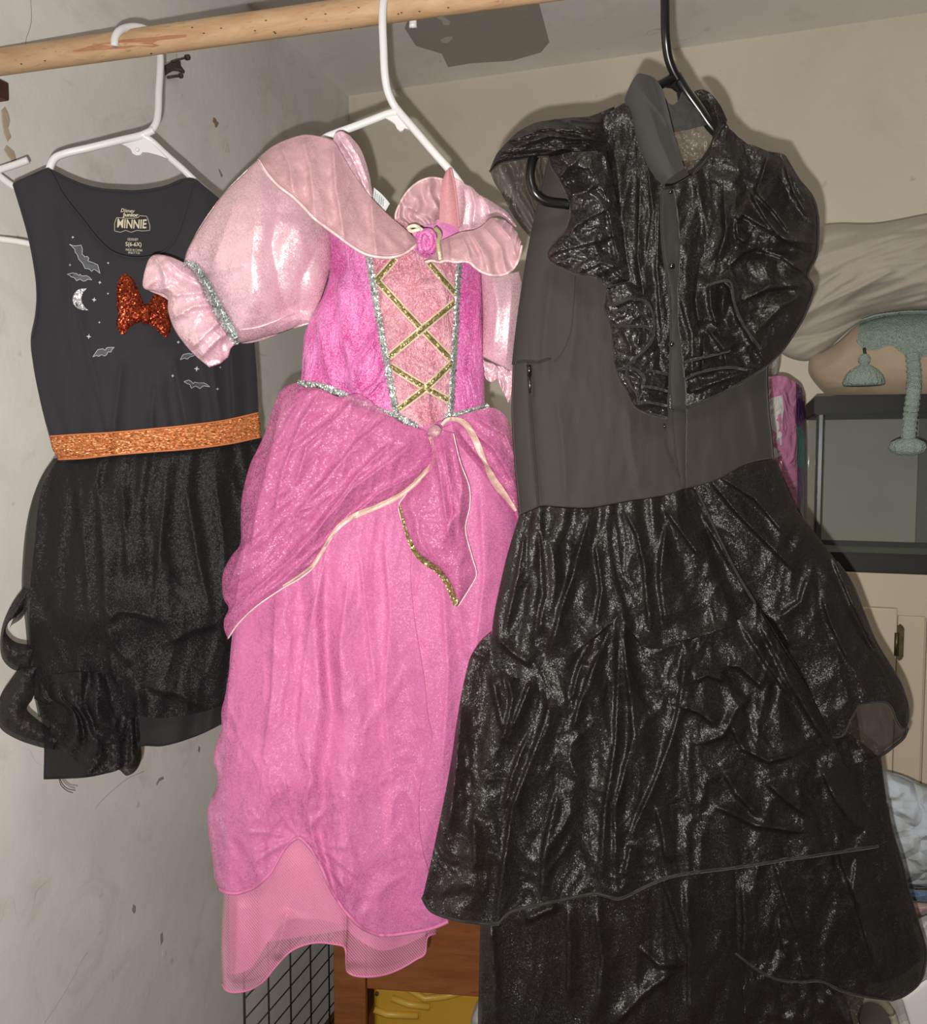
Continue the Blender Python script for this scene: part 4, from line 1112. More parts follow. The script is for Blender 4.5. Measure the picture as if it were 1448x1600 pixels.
BC = [bod, cen]
# gold lacing
for i, pth in enumerate(([(618, 403), (604, 420), (587, 439)], [(668, 408), (690, 434), (713, 460)], [(711, 472), (660, 514), (607, 558)], [(587, 436), (640, 494), (709, 566)], [(610, 572), (655, 600), (706, 628)], [(708, 565), (670, 602), (622, 640)])):
    br = ribbon('lacing', pd_, M_GOLDE, BC, pth, 11.5, 0.0022 + 0.0010 * (i % 3), 40, 3, 0.0002)
    ribbon('braid', br, M_GOLD, BC, pth, 6.8, 0.0028 + 0.0010 * (i % 3), 40, 5, 0.0009)
# silver trims
def trim(surf, pth, wpx, n=110):
    return ribbon('silver_trim', pd_, M_TRIM, surf, pth, wpx, 0.0042, n, 7, 0.0022, 1.4)
trim(BC, [(575, 398), (582, 440), (592, 500), (603, 560), (612, 610), (619, 646)], 10.5)
trim(BC, [(718, 403), (715, 450), (712, 520), (708, 580), (704, 652)], 9.5)
trim(BC, [(464, 599), (480, 601), (496, 603), (514, 608), (530, 614), (546, 623), (560, 629)], 11)
trim(BC, [(560, 629), (580, 637), (600, 645), (620, 651), (640, 661), (652, 668)], 11)
trim(BC, [(694, 652), (712, 649), (734, 643), (752, 638), (764, 634)], 10)

# inside of the neck
sheet('neck_facing', pd_, M_LINP, K, [(636, 352), (660, 346), (690, 343), (712, 347), (720, 354)], [(660, 392), (720, 388)], None, None, 30, 20, lambda S, T, X, Y: 0.010 + 0.004 * np.sin(np.pi * S))

# collars
colcr = [[(520, 222), (524, 290), (538, 372)], [(580, 310), (582, 350), (588, 400)], [(630, 356), (640, 378), (645, 392)], [(470, 214), (484, 260), (492, 336)], [(436, 226), (452, 256), (458, 300)]]
def hcolL(S, T, X, Y):
    return 0.026 + 0.042 * T + 0.016 * np.sin(np.pi * S) + crease(X, Y, colcr, 0.009, 5, 16) + 0.004 * folds(S, T, 5, 3, 0.5) * T + 0.003 * fbm(X / 30, Y / 30, 5, 3)
hemL = [(403, 251), (412, 266), (425, 283), (440, 297), (455, 308), (472, 324), (490, 343), (520, 365), (545, 384), (571, 399), (597, 404), (615, 403), (631, 398), (653, 382)]
colL = sheet('collar', pd_, M_SATC, K, [(404, 246), (425, 229), (450, 217), (477, 210), (500, 213), (520, 219), (534, 240), (548, 264), (564, 288), (580, 308), (605, 334), (631, 356), (654, 377)], hemL, None, None, 150, 60, hcolL, 0.0012)
tube('hem_piping', [on(colL, x, y, 0.001) for x, y in curve([(q[0] + 0.8, q[1] - 1.6) for q in hemL], 110)], 0.0016, M_HEML, colL.obj, 6)
tube('hem_piping', [on(colL, x, y, 0.001) for x, y in curve([(q[0] + 3.0, q[1] - 6.0) for q in hemL[:-1]], 110)], 0.0009, M_SATC, colL.obj, 6)
sheet('neck_ruffle', pd_, M_SAT, K, [(519, 220), (524, 208), (534, 205), (546, 211)], [(577, 309), (583, 307)], [(519, 220), (530, 246), (552, 284), (577, 309)], [(546, 211), (563, 232), (576, 268), (583, 307)], 30, 60,
      lambda S, T, X, Y: 0.028 + 0.010 * np.sin(np.pi * S) + crease(X, Y, [[(530, 215), (552, 250), (572, 300)], [(538, 210), (560, 245), (577, 290)]], 0.006, 3, 6) + 0.003 * fbm(X / 9, Y / 14, 3, 3), 0.001)
lab = sheet('care_label', pd_, plain('white_satin_label', (228, 230, 232), 0.5), K, [(584, 293), (597, 304), (609, 318)], [(582, 318), (590, 326), (601, 332)], None, None, 16, 12, lambda S, T, X, Y: 0.004 + 0.002 * np.sin(6 * S))
M_INK = plain('blue_label_ink', (110, 124, 150), 0.7)
for k in range(5):
    ribbon('label_print', lab.obj, M_INK, lab, [(586.5 + k * 3.0, 300 + k * 2.7), (585.5 + k * 3.2, 312 + k * 2.6)], 0.9, 0.0006, 6, 2, 0)
# right side: standing back flounce, strap, shoulder and front flounces
def hflR(S, T, X, Y):
    return 0.006 + 0.012 * np.sin(np.pi * S) + 0.004 * folds(S, T, 4, 12, 0.5) + crease(X, Y, [[(666, 285), (676, 310), (690, 336)], [(632, 320), (660, 335), (684, 345)]], 0.006, 4, 12) + 0.0035 * np.cos(T * 30) * np.exp(-S / 0.06)
bf = sheet('collar', pd_, M_SATC, K, [(619, 346), (618, 336), (624, 320), (636, 300), (655, 284), (674, 278), (694, 281)], [(634, 357), (662, 352), (694, 349)], None, [(694, 281), (695, 315), (694, 349)], 70, 40, hflR, 0.001)
tube('hem_piping', bf.edge_top[2:] , 0.0014, M_HEML, bf.obj, 6)
st = sheet('strap', pd_, M_CORAL, K, [(696, 268), (700, 264), (704, 261)], [(686, 347), (702, 350), (718, 360)], [(696, 268), (689, 292), (686, 347)], [(704, 261), (711, 300), (718, 360)], 16, 40, lambda S, T, X, Y: 0.022 + 0.004 * np.sin(np.pi * S))
tube('strap_edge', [on(st, x, y, 0.0012) for x, y in curve([(704, 263), (709, 285), (713, 315), (717, 355)], 30)], 0.0014, M_CORAL, st.obj, 6)
shcr = [[(735, 292), (742, 320), (738, 356)], [(725, 288), (728, 320), (722, 360)], [(750, 304), (762, 322), (765, 338)]]
sheet('shoulder_flounce', pd_, M_SAT, K, [(706, 276), (716, 281), (726, 287), (737, 292), (748, 303), (762, 311), (778, 321), (792, 331), (806, 350)], [(717, 364), (735, 361), (752, 355), (766, 340), (782, 338), (806, 356)], [(706, 276), (712, 310), (717, 364)], None, 80, 50,
      lambda S, T, X, Y: 0.014 + 0.018 * np.sin(np.pi * S * 0.8) * np.sin(np.pi * T * 0.7 + 0.3) + crease(X, Y, shcr, 0.009, 4, 12) + 0.003 * fbm(X / 9, Y / 9, 7, 3) * np.clip(S * 2 - 0.8, 0, 1), 0.001)
hemR = [(664, 411), (675, 409), (686, 411), (698, 409), (712, 411), (724, 410), (734, 412), (742, 419), (752, 426), (766, 431), (785, 431), (800, 423), (810, 407), (815, 385)]
frcr = [[(702, 372), (706, 390), (704, 408)], [(735, 362), (752, 390), (762, 424)], [(755, 354), (782, 385), (790, 424)], [(770, 342), (798, 372), (806, 400)], [(718, 366), (730, 388), (734, 408)]]
fr = sheet('collar', pd_, M_SATC, K, [(690, 375), (704, 369), (718, 363), (745, 357), (768, 339)], hemR, [(690, 375), (676, 392), (664, 411)], [(768, 339), (790, 345), (807, 362), (815, 385)], 110, 60,
           lambda S, T, X, Y: 0.036 + 0.018 * np.sin(np.pi * np.clip(S * 0.9 + 0.05, 0, 1)) + 0.030 * T + crease(X, Y, frcr, 0.007, 4, 12) + 0.004 * folds(S, T, 7, 9, 0.4) * T + 0.004 * np.cos(T * 32 + S * 3) * np.exp(-(1 - S) / 0.05), 0.0012)
tube('hem_piping', [on(fr, x, y - 1.5, 0.001) for x, y in curve(hemR, 110)], 0.0016, M_HEML, fr.obj, 6)

# rose and ribbon
rsf = [fr, cen, colL]
rose = puff('rose', pd_, M_VEL, rsf, [(648, 371), (652, 362), (662, 357), (674, 358), (681, 366), (683, 378), (681, 391), (676, 401), (664, 403), (653, 398), (651, 388), (656, 380)], 0.014, 0.004, wob=0.003, seed=3)
for k, (a0, a1, rr, hh) in enumerate(((0.2, 3.2, 13, 0.020), (2.6, 5.4, 12, 0.018), (4.6, 7.2, 10, 0.022), (0.8, 4.6, 6, 0.026))):
    n = 26
    c_ = [(666 + (rr - 3 * t / n) * math.cos(a0 + (a1 - a0) * t / n), 379 + (rr + 4) * math.sin(a0 + (a1 - a0) * t / n)) for t in range(n)]
    tube('petal', [on(rsf, x, y, 0.004 + hh * 0.6) for x, y in c_], 0.0030, M_VEL, rose, 8)
def freerib(name, mat, pts, wpx):
    c = curve([(a, b, c_) for a, b, c_ in pts], 30)
    d = np.gradient(c[:, :2], axis=0); d /= np.linalg.norm(d, axis=1)[:, None]
    nr = np.stack([-d[:, 1], d[:, 0]], 1)
    g = np.array([[K.pt(c[i, 0] + nr[i, 0] * q * wpx, c[i, 1] + nr[i, 1] * q * wpx, c[i, 2]) for q in (-0.5, -0.17, 0.17, 0.5)] for i in range(30)])
    me, _ = grid_mesh(name, g)
    o = link(name, me, mat, pd_)
    mm_ = o.modifiers.new('thickness', 'SOLIDIFY'); mm_.thickness = 0.0006
    return o
freerib('ribbon', M_CREAM, [(660, 360, 0.088), (648, 353, 0.092), (638, 356, 0.088), (642, 361, 0.092), (656, 358, 0.096)], 5.5)
freerib('ribbon', M_LEAF, [(679, 356, 0.076), (687, 366, 0.084), (684, 380, 0.090), (686, 392, 0.092), (688, 407, 0.090)], 6.5)

# left puff sleeve, cuff and trim
slcr = [[(440, 300), (424, 380), (436, 450), (458, 500)], [(500, 380), (470, 440), (468, 500)]]
def hsl(S, T, X, Y):
    pr = (np.clip(np.sin(np.pi * np.clip(S, 0, 1)), 0, 1) * np.clip(np.sin(np.pi * (0.12 + 0.88 * T)), 0, 1)) ** 0.55
    return -0.012 + 0.066 * pr - crease(X, Y, slcr, 0.012, 22, 24) + 0.005 * fbm(X / 60, Y / 90, 3, 3) + crease(X, Y, [[(372, 300), (352, 360), (330, 420)], [(400, 330), (392, 420), (396, 490)]], 0.006, 10, 26) + crease(X, Y, [[(300, 420), (340, 425), (390, 410)], [(340, 490), (360, 470), (400, 455)]], 0.007, 8, 20) * 0.8
sl = sheet('sleeve', pd_, M_SAT, K, [(405, 247), (428, 280), (458, 304), (492, 336), (517, 360)], [(287, 411), (306, 422), (325, 452), (345, 488), (368, 534), (392, 533), (413, 527), (440, 520), (458, 513), (470, 508), (486, 505)],
           [(405, 247), (375, 277), (348, 304), (330, 330), (316, 350), (302, 372), (291, 394), (287, 411)], [(517, 360), (516, 420), (504, 463), (486, 505)], 130, 120, hsl, 0.001)
sheet('sleeve_back', pd_, M_SAT, K, [(405, 247), (517, 360)], [(287, 411), (368, 534), (458, 513), (486, 505)], [(405, 247), (348, 304), (302, 372), (287, 411)], [(517, 360), (516, 420), (486, 505)], 40, 40, lambda S, T, X, Y: -0.014 - 0.03 * np.sin(np.pi * S) * np.sin(np.pi * T))
tube('sleeve_seam', [on(sl, x, y, 0.0004) for x, y in curve([(372, 516), (400, 512), (430, 502), (452, 492), (460, 490)], 30)], 0.0009, M_SAT, sl.obj, 5)
cfcr = [[(240, 400), (254, 420), (261, 462)], [(263, 461), (290, 460), (322, 457)], [(297, 546), (325, 520), (346, 500)], [(312, 560), (338, 532), (358, 518)], [(268, 500), (300, 480), (335, 476)], [(258, 402), (282, 425), (312, 440)]]
def hcf(S, T, X, Y):
    return 0.010 + 0.020 * np.sin(np.pi * S) ** 0.7 * np.sin(np.pi * T) ** 0.6 + crease(X, Y, cfcr, 0.011, 4, 14) + 0.006 * (crumple(X, Y, 26, 26, 7, 3) - 0.5)
cf_ = sheet('cuff', pd_, M_SAT, K, [(229, 413), (233, 404), (241, 398), (263, 400), (289, 411)], [(327, 574), (346, 567), (357, 557), (361, 545), (368, 536)],
            [(229, 413), (224, 432), (224, 450), (244, 456), (261, 463), (262, 484), (272, 514), (297, 548), (312, 562), (327, 574)], [(289, 411), (307, 424), (326, 454), (346, 490), (368, 536)], 80, 80, hcf, 0.001)
sheet('cuff_back', pd_, M_SATC, K, [(231, 412), (289, 411)], [(327, 570), (366, 536)], [(231, 412), (226, 448), (264, 470), (327, 570)], None, 20, 20, lambda S, T, X, Y: -0.022 + 0 * X)
ribbon('silver_trim', pd_, M_TRIM, [sl, cf_], [(288, 409), (303, 417), (317, 436), (332, 466), (350, 500), (362, 520), (370, 538)], [9, 13, 14, 15, 16, 15, 12], 0.004, 90, 7, 0.003, 1.6)

# right sleeve
sr = sheet('sleeve', pd_, M_SAT, K, [(750, 420), (780, 428), (812, 424)], [(753, 557), (776, 569), (803, 582)], [(750, 420), (753, 480), (753, 557)], [(812, 424), (820, 470), (812, 540), (803, 582)], 50, 60,
           lambda S, T, X, Y: -0.004 + 0.030 * np.sin(np.pi * S) ** 0.6 * np.sin(np.pi * (0.1 + 0.85 * T)) ** 0.5 + crease(X, Y, [[(768, 430), (778, 480), (770, 550)], [(800, 440), (796, 500), (790, 570)]], 0.006, 6, 14), 0.001)
sheet('cuff', pd_, M_SAT, K, [(755, 563), (780, 572), (802, 581)], [(758, 590), (768, 598), (776, 592), (784, 610), (795, 630)], None, [(802, 581), (801, 600), (795, 630)], 40, 30, lambda S, T, X, Y: -0.006 + 0.006 * folds(S, T, 3, 3, 0.3) + 0.004 * fbm(X / 8, Y / 8, 4, 2), 0.001)

# skirt
def hund(S, T, X, Y):
    return 0.044 * np.sqrt(np.clip(1 - (2 * S - 1) ** 2, 0, 1)) - 0.016 + 0.008 * folds(S, T, 4.2, 14, 0.35) * np.clip(T * 2, 0, 1) + 0.004 * fbm(X / 40, Y / 120, 9, 3)
sheet('underskirt', pd_, M_UND, K, [(468, 602), (560, 630), (671, 672), (757, 637)], [(360, 1522), (376, 1520), (392, 1512), (420, 1470), (446, 1440), (492, 1436), (535, 1446), (553, 1463), (593, 1485), (629, 1478), (662, 1462), (690, 1440)],
      [(468, 602), (424, 720), (392, 850), (372, 985), (366, 1100), (362, 1250), (358, 1400), (360, 1522)], [(757, 637), (800, 760), (802, 860), (786, 980), (755, 1120), (722, 1290), (690, 1440)], 150, 170, hund)
netb = [(347, 1536), (352, 1546), (360, 1550), (381, 1549), (396, 1544), (412, 1533), (426, 1516), (438, 1502), (452, 1488), (466, 1480), (492, 1473), (521, 1475), (538, 1480), (541, 1505), (543, 1518), (553, 1524), (578, 1526), (607, 1521), (632, 1510), (650, 1499), (663, 1491), (668, 1464), (682, 1458)]
ns = sheet('net_layer', pd_, M_NET, K, [(356, 1240), (440, 1240), (540, 1240), (690, 1240)], netb, [(356, 1240), (352, 1330), (349, 1400), (345, 1480), (347, 1536)], [(690, 1240), (690, 1350), (682, 1458)], 170, 90,
           lambda S, T, X, Y: 0.046 * np.sqrt(np.clip(1 - (2 * S - 1) ** 2, 0, 1)) - 0.006 - 0.012 * np.clip(1 - 2.2 * T, 0, 1) + 0.008 * folds(S, T, 4.2, 14, 0.3) * T + crease(X, Y, [[(541, 1420), (541, 1515)]], 0.014, 3, 26) * T + crease(X, Y, [[(372, 1400), (368, 1545)], [(450, 1420), (430, 1500)]], 0.010, 8, 20))
tube('net_hem', ns.edge_bottom, 0.0012, M_HEMP, ns.obj, 6)
GX, GY = 467, 1309
skcr = [[(512, 845), (500, 910), (484, 975), (474, 1055), (466, 1150)], [(430, 940), (425, 1080), (410, 1200)], [(560, 850), (575, 980), (590, 1100)], [(600, 840), (610, 960), (600, 1090), (610, 1200)], [(545, 900), (530, 1010), (535, 1120)]]
gath = [[(467, 1309), (440, 1270), (424, 1230)], [(467, 1309), (456, 1262), (440, 1210)], [(467, 1309), (478, 1258), (484, 1220)], [(467, 1309), (500, 1276), (530, 1250)], [(467, 1309), (420, 1300), (386, 1300)], [(467, 1309), (430, 1325), (390, 1350)],
        [(467, 1309), (500, 1320), (545, 1325)], [(467, 1309), (505, 1345), (545, 1395)], [(467, 1309), (515, 1335), (570, 1380)], [(467, 1309), (430, 1318), (400, 1330)], [(467, 1309), (496, 1345), (520, 1390)]]
def hov(S, T, X, Y):
    r = np.sqrt((X - GX) ** 2 + (Y - GY) ** 2)
    return 0.056 * half(S) - 0.008 + 0.010 * folds(S, T, 4.2, 14, 0.35) * np.clip(T * 2, 0, 1) + crease(X, Y, skcr, 0.008, 5, 20) + crease(X, Y, gath, 0.005, 3, 6) - 0.016 * np.exp(-(r / 40) ** 2) \
        + 0.012 * np.exp(-((r - 110) / 60) ** 2) * T + 0.008 * (crumple(X, Y, 60, 110, 41, 4) - 0.5) * (0.5 + T)
ovb = [(342, 1388), (352, 1394), (368, 1396), (385, 1392), (399, 1386), (412, 1375), (424, 1362), (436, 1340), (448, 1322), (458, 1313), (467, 1309), (478, 1318), (489, 1331), (502, 1356), (514, 1384), (528, 1408), (543, 1428), (564, 1449), (580, 1457), (593, 1461), (612, 1461), (629, 1459), (655, 1455), (679, 1449), (700, 1440)]
ovl = [(460, 610), (415, 720), (385, 850), (364, 985), (358, 1045), (351, 1090), (346, 1110), (345, 1140), (334, 1175), (333, 1190), (340, 1215), (338, 1232), (325, 1262), (325, 1295), (329, 1325), (333, 1350), (335, 1374), (342, 1388)]
ov = sheet('organza_layer', pd_, M_ORG, K, [(468, 606), (520, 650), (600, 660), (640, 665), (672, 680)], ovb, ovl, [(672, 680), (650, 800), (641, 885), (645, 950), (652, 1000), (662, 1060), (668, 1120), (674, 1150), (662, 1200), (654, 1240), (660, 1330), (700, 1440)], 170, 230, hov)
tube('organza_hem', ov.edge_bottom, 0.0021, M_HEMP, ov.obj, 6)
tube('organza_edge', ov.edge_right[40:], 0.0005, M_HEMP, ov.obj, 5)
sheet('organza_layer', pd_, M_ORG, K, [(640, 672), (757, 640)], [(610, 1452), (712, 1436)], [(640, 672), (610, 850), (610, 950), (612, 1100), (610, 1452)], [(757, 640), (808, 760), (806, 870), (790, 980), (765, 1090), (742, 1250), (712, 1436)], 70, 150,
      lambda S, T, X, Y: 0.006 + 0.032 * halfr(S) + 0.004 * folds(S, T, 2.5, 7, 0.4) + crease(X, Y, [[(714, 948), (722, 990), (730, 1030)], [(750, 760), (756, 900), (740, 1040)], [(690, 900), (700, 1050), (690, 1200)]], 0.007, 4, 14) + 0.005 * crumple(X, Y, 50, 90, 44, 3))

# peplum
pepcr = [[(660, 680), (607, 722), (550, 764), (463, 866), (376, 942)], [(679, 720), (636, 748), (593, 769), (521, 834), (442, 906), (372, 958)], [(612, 690), (560, 740), (507, 810), (440, 880)], [(558, 618), (530, 650), (478, 700), (462, 760)], [(440, 630), (420, 720), (400, 800), (392, 860)], [(500, 612), (470, 660), (440, 740), (425, 830)],
         [(610, 650), (560, 690), (500, 760), (450, 820)], [(378, 800), (380, 850), (364, 900), (352, 930)]]
def hpep(S, T, X, Y):
    return 0.052 + 0.032 * np.sqrt(np.clip(1 - (2 * S - 1) ** 2, 0, 1)) * np.sin(np.pi * (0.15 + 0.7 * T)) + crease(X, Y, pepcr, 0.010, 4, 18) + 0.010 * (crumple(X * 0.7 + Y * 0.7, Y * 0.7 - X * 0.7, 40, 90, 52, 4) - 0.5) - 0.02 * np.clip(1 - S * 6, 0, 1)
pepb = [(356, 998), (372, 975), (400, 948), (442, 919), (468, 904), (489, 887), (502, 867), (514, 847), (530, 826), (550, 811), (593, 793), (612, 785), (632, 772), (650, 757), (666, 740)]
pepl = [(462, 598), (446, 604), (436, 614), (428, 632), (420, 656), (413, 678), (402, 702), (392, 722), (383, 752), (377, 783), (376, 820), (375, 850), (362, 868), (350, 890), (347, 908), (350, 937), (357, 950), (350, 968), (350, 982), (356, 998)]
pep = sheet('peplum', pd_, M_ORGP, K, [(462, 598), (478, 606), (494, 606), (512, 613), (528, 620), (543, 618), (557, 615), (572, 622), (590, 636), (614, 652), (630, 662), (648, 668), (672, 676)], pepb, pepl, [(672, 676), (679, 700), (680, 720), (666, 740)], 170, 150, hpep)
ribbon('gold_ribbon', pd_, M_PALEG, pep, [(671, 682), (678, 700), (679, 719), (664, 738), (632, 769), (593, 790), (550, 808), (528, 824), (512, 846), (488, 884), (466, 901), (442, 916)], [5, 8, 7, 7, 8, 8, 9, 7, 4, 6, 4, 3], 0.002, 120, 4, 0.0008)
tube('peplum_edge', pep.edge_bottom, 0.0010, M_HEML, pep.obj, 6)
tail = sheet('sash_tail', pd_, M_ORGP, K, [(672, 678), (690, 673), (708, 677)], [(711, 948), (715, 948)], [(672, 678), (664, 720), (634, 772), (623, 790), (632, 826), (647, 865), (679, 890), (697, 912), (711, 948)], [(708, 677), (719, 722), (733, 761), (734, 790), (727, 826), (737, 869), (744, 898), (733, 920), (715, 948)], 70, 110,
             lambda S, T, X, Y: 0.060 + 0.020 * np.sin(np.pi * S) * np.sin(np.pi * (0.1 + 0.8 * T)) + crease(X, Y, [[(690, 680), (700, 740), (712, 800), (690, 850)], [(708, 690), (722, 760), (716, 820)], [(680, 700), (690, 760), (700, 830)]], 0.009, 4, 16) + 0.007 * (crumple(X, Y, 40, 60, 57, 4) - 0.5))
ribbon('gold_ribbon', pd_, M_GOLD, tail, [(624, 790), (633, 826), (648, 862), (664, 878), (681, 889), (698, 910), (713, 945)], [4, 4, 7, 9, 9, 9, 10], 0.002, 80, 4, 0.0008)
tube('sash_edge', tail.edge_right, 0.0009, M_HEML, tail.obj, 6)
tube('sash_edge', tail.edge_left[20:], 0.0009, M_HEML, tail.obj, 6)
pr_ = sheet('peplum', pd_, M_ORGP, K, [(702, 656), (722, 648), (745, 641), (768, 637), (786, 646), (799, 668)], [(806, 818), (813, 800)], [(702, 656), (716, 692), (742, 724), (765, 756), (790, 792), (806, 818)], [(799, 668), (808, 720), (813, 800)], 70, 80,
            lambda S, T, X, Y: 0.050 + 0.016 * np.sin(np.pi * S) + crease(X, Y, [[(715, 655), (770, 700), (806, 760)], [(740, 650), (790, 680), (806, 720)], [(712, 668), (740, 705), (772, 735)]], 0.009, 4, 12) + 0.007 * (crumple(X, Y, 50, 40, 58, 4) - 0.5))
ribbon('gold_ribbon', pd_, M_PALEG, [pr_, tail], [(690, 664), (698, 656), (712, 655), (726, 662), (740, 682), (752, 710), (760, 728), (772, 752), (790, 776), (806, 798)], [5, 7, 10, 10, 10, 6, 11, 12, 8, 5], 0.004, 90, 4, 0.0012)
puff('knot', pd_, M_SATC, [tail, pep, cen], [(670, 670), (676, 664), (684, 665), (690, 672), (686, 682), (676, 684), (668, 678)], 0.012, 0.004, wob=0.002)

# ================================================================ black ruffled organza dress
M_BJ = jersey('charcoal_crepe', (60, 56, 53), 0.75, 1300, sheen=0.10, spec=0.3)
M_BCOL = jersey('grey_black_collar', (72, 71, 68), 0.85, 1300, sheen=0.10)
M_BO = organza('black_organza', (31, 28, 27), 0.90, 0.40, 0.42, 0.58, shine=(74, 72, 70), gb=0.25, cell=1050)
M_BO1 = organza('black_organza_single', (36, 33, 31), 0.66, 0.36, 0.4, 0.6, shine=(60, 57, 54), gb=0.25, cell=900)
M_BOS = organza('black_organza_shiny', (34, 32, 32), 0.92, 0.34, 0.9, 0.7, shine=(110, 110, 110), gb=0.3, cell=1050)
M_BHEM = jersey('black_rolled_hem', (46, 43, 41), 0.7, 900)
M_BUT = plain('black_button', (20, 19, 19), 0.2, spec=0.6)
M_ZIP = plain('dark_zip_metal', (92, 90, 88), 0.3, 0.9)

B = Plane(1040, 500, 0.955, 8)
kd = thing('black_organza_dress', 'black sleeveless dress with organza collar, shoulder ruffles and tiered skirt', 'dress', tuple(P(1060, 200, 0.95)))
def rnd(S): return np.sqrt(np.clip(1 - (2 * S - 1) ** 2, 0, 1))
waist = [(811, 806), (828, 799), (845, 792), (880, 794), (916, 795), (950, 790), (981, 784), (1015, 779), (1046, 773), (1074, 763), (1100, 757), (1125, 748), (1145, 737), (1161, 728), (1185, 721), (1209, 717)]
bleft = [(858, 246), (847, 290), (834, 350), (824, 400), (816, 450), (807, 515), (801, 570), (799, 650), (803, 719), (811, 806)]
bright = [(1238, 296), (1225, 400), (1208, 500), (1200, 583), (1203, 650), (1207, 684), (1209, 717)]
bfc = [[(900, 440), (897, 520), (884, 600)], [(862, 420), (850, 520), (846, 600)], [(980, 640), (985, 700), (1000, 770)], [(1170, 610), (1180, 670), (1186, 712)], [(870, 620), (880, 700), (884, 780)]]
def hbd(S, T, X, Y):
    return 0.034 * rnd(S) - 0.004 + crease(X, Y, bfc, 0.003, 6, 14) + 0.002 * fbm(X / 40, Y / 120, 3, 3) + crease(X, Y, [[(826, 560), (833, 680), (843, 800)]], -0.004, 3, 5)
kb = sheet('bodice', kd, M_BJ, B, [(858, 246), (900, 214), (945, 190), (985, 200), (1010, 255), (1038, 290), (1078, 274), (1110, 248), (1135, 208), (1185, 240), (1238, 296)], waist, bleft, bright, 130, 130, hbd, 0.001)
sheet('back_panel', kd, M_BJ, B, [(858, 250), (945, 192), (1000, 200), (1060, 250), (1112, 240), (1135, 212), (1238, 300)], [(815, 800), (1207, 715)], [(858, 250), (816, 450), (803, 570), (815, 800)], bright, 50, 60, lambda S, T, X, Y: -0.02 - 0.015 * np.sin(np.pi * S))
tube('armhole_edge', [on(kb, x + 1, y, 0.001) for x, y in curve(bleft[:7], 50)], 0.0020, M_BHEM, kd, 6)
tube('seam', [on(kb, x, y, 0.0004) for x, y in curve([(898, 432), (895, 480), (890, 520), (878, 550), (866, 564)], 30)], 0.0011, M_BJ, kd, 5)
tube('waist_seam', [on(kb, x, y - 1, 0.0006) for x, y in curve(waist, 80)], 0.0012, M_BHEM, kd, 6)

# sheer yoke behind the collar opening and the collar
sheet('back_yoke', kd, organza('sheer_back_yoke', (92, 82, 70), 0.55, 0.35, 0.6, 0.6, shine=(170, 160, 146)), B, [(1045, 208), (1078, 200), (1114, 191)], [(1066, 258), (1080, 272), (1098, 250)], None, [(1114, 191), (1113, 215), (1098, 250)], 30, 30, lambda S, T, X, Y: -0.004 + 0.004 * crumple(X, Y, 20, 20, 3, 3))
sheet('collar_band', kd, M_BCOL, B, [(1034, 146), (1043, 160), (1052, 164), (1060, 156), (1066, 143), (1080, 141)], [(1048, 207), (1078, 201), (1114, 192)], None, [(1080, 141), (1098, 165), (1114, 192)], 40, 30, lambda S, T, X, Y: 0.002 + 0.004 * np.sin(np.pi * S) + 0.003 * fbm(X / 14, Y / 14, 3, 2), 0.001)
clc = [[(1000, 140), (1030, 175), (1046, 200)], [(1010, 160), (1030, 220), (1050, 262)], [(1018, 122), (1034, 170), (1056, 240)]]
cl = sheet('collar_flap', kd, M_BCOL, B, [(975, 156), (981, 140), (988, 126), (997, 115), (1008, 116), (1019, 120), (1028, 128), (1035, 139)], [(1037, 291), (1044, 281), (1056, 272), (1069, 262)],
           [(975, 156), (983, 186), (992, 216), (1004, 248), (1020, 274), (1037, 291)], [(1035, 139), (1044, 172), (1052, 205), (1062, 240), (1069, 262)], 50, 80, lambda S, T, X, Y: 0.052 + 0.014 * np.sin(np.pi * S) - 0.012 * (1 - T) + crease(X, Y, clc, 0.003, 4, 10), 0.0014)
cr_ = sheet('collar_flap', kd, M_BO, B, [(1084, 143), (1095, 140), (1104, 142), (1113, 149), (1122, 160), (1128, 170), (1136, 188)], [(1074, 268), (1082, 275), (1088, 270)], [(1084, 143), (1102, 170), (1113, 192), (1113, 215), (1098, 244), (1084, 262), (1074, 268)], [(1136, 188), (1130, 205), (1118, 235), (1102, 256), (1088, 270)], 40, 70,
            lambda S, T, X, Y: 0.026 + 0.012 * np.sin(np.pi * S) + 0.004 * fbm(X / 18, Y / 18, 3, 3), 0.0012)
tube('collar_edge', [on(cr_, x, y, 0.001) for x, y in curve([(1134, 190), (1126, 210), (1114, 236), (1098, 256), (1084, 270)], 30)], 0.0012, M_BHEM, cr_.obj, 6)

# front yoke of organza
ykc = [[(1012, 262), (1020, 330), (1010, 400)], [(960, 230), (970, 330), (982, 430)], [(1085, 280), (1100, 340), (1104, 400)], [(1150, 240), (1158, 320), (1150, 400)], [(1030, 300), (1026, 420), (1034, 520)], [(1000, 280), (996, 400), (1010, 500)], [(1062, 460), (1080, 520), (1082, 600)]]
yk = sheet('yoke', kd, M_BO, B, [(938, 186), (958, 172), (978, 162), (1000, 235), (1038, 290), (1086, 272), (1116, 244), (1134, 200), (1160, 220)], [(958, 545), (990, 600), (1043, 640), (1071, 634), (1120, 610), (1172, 560)],
           [(938, 186), (946, 240), (956, 330), (966, 440), (958, 545)], [(1160, 220), (1178, 350), (1182, 450), (1172, 560)], 120, 150, lambda S, T, X, Y: 0.032 + 0.020 * rnd(S) + crease(X, Y, ykc, 0.006, 3, 12) + 0.008 * (crumple(X, Y, 36, 110, 61, 4) - 0.5))
BK = [yk, kb]
M_PLK = jersey('dark_placket', (56, 54, 52), 0.8, 1300)
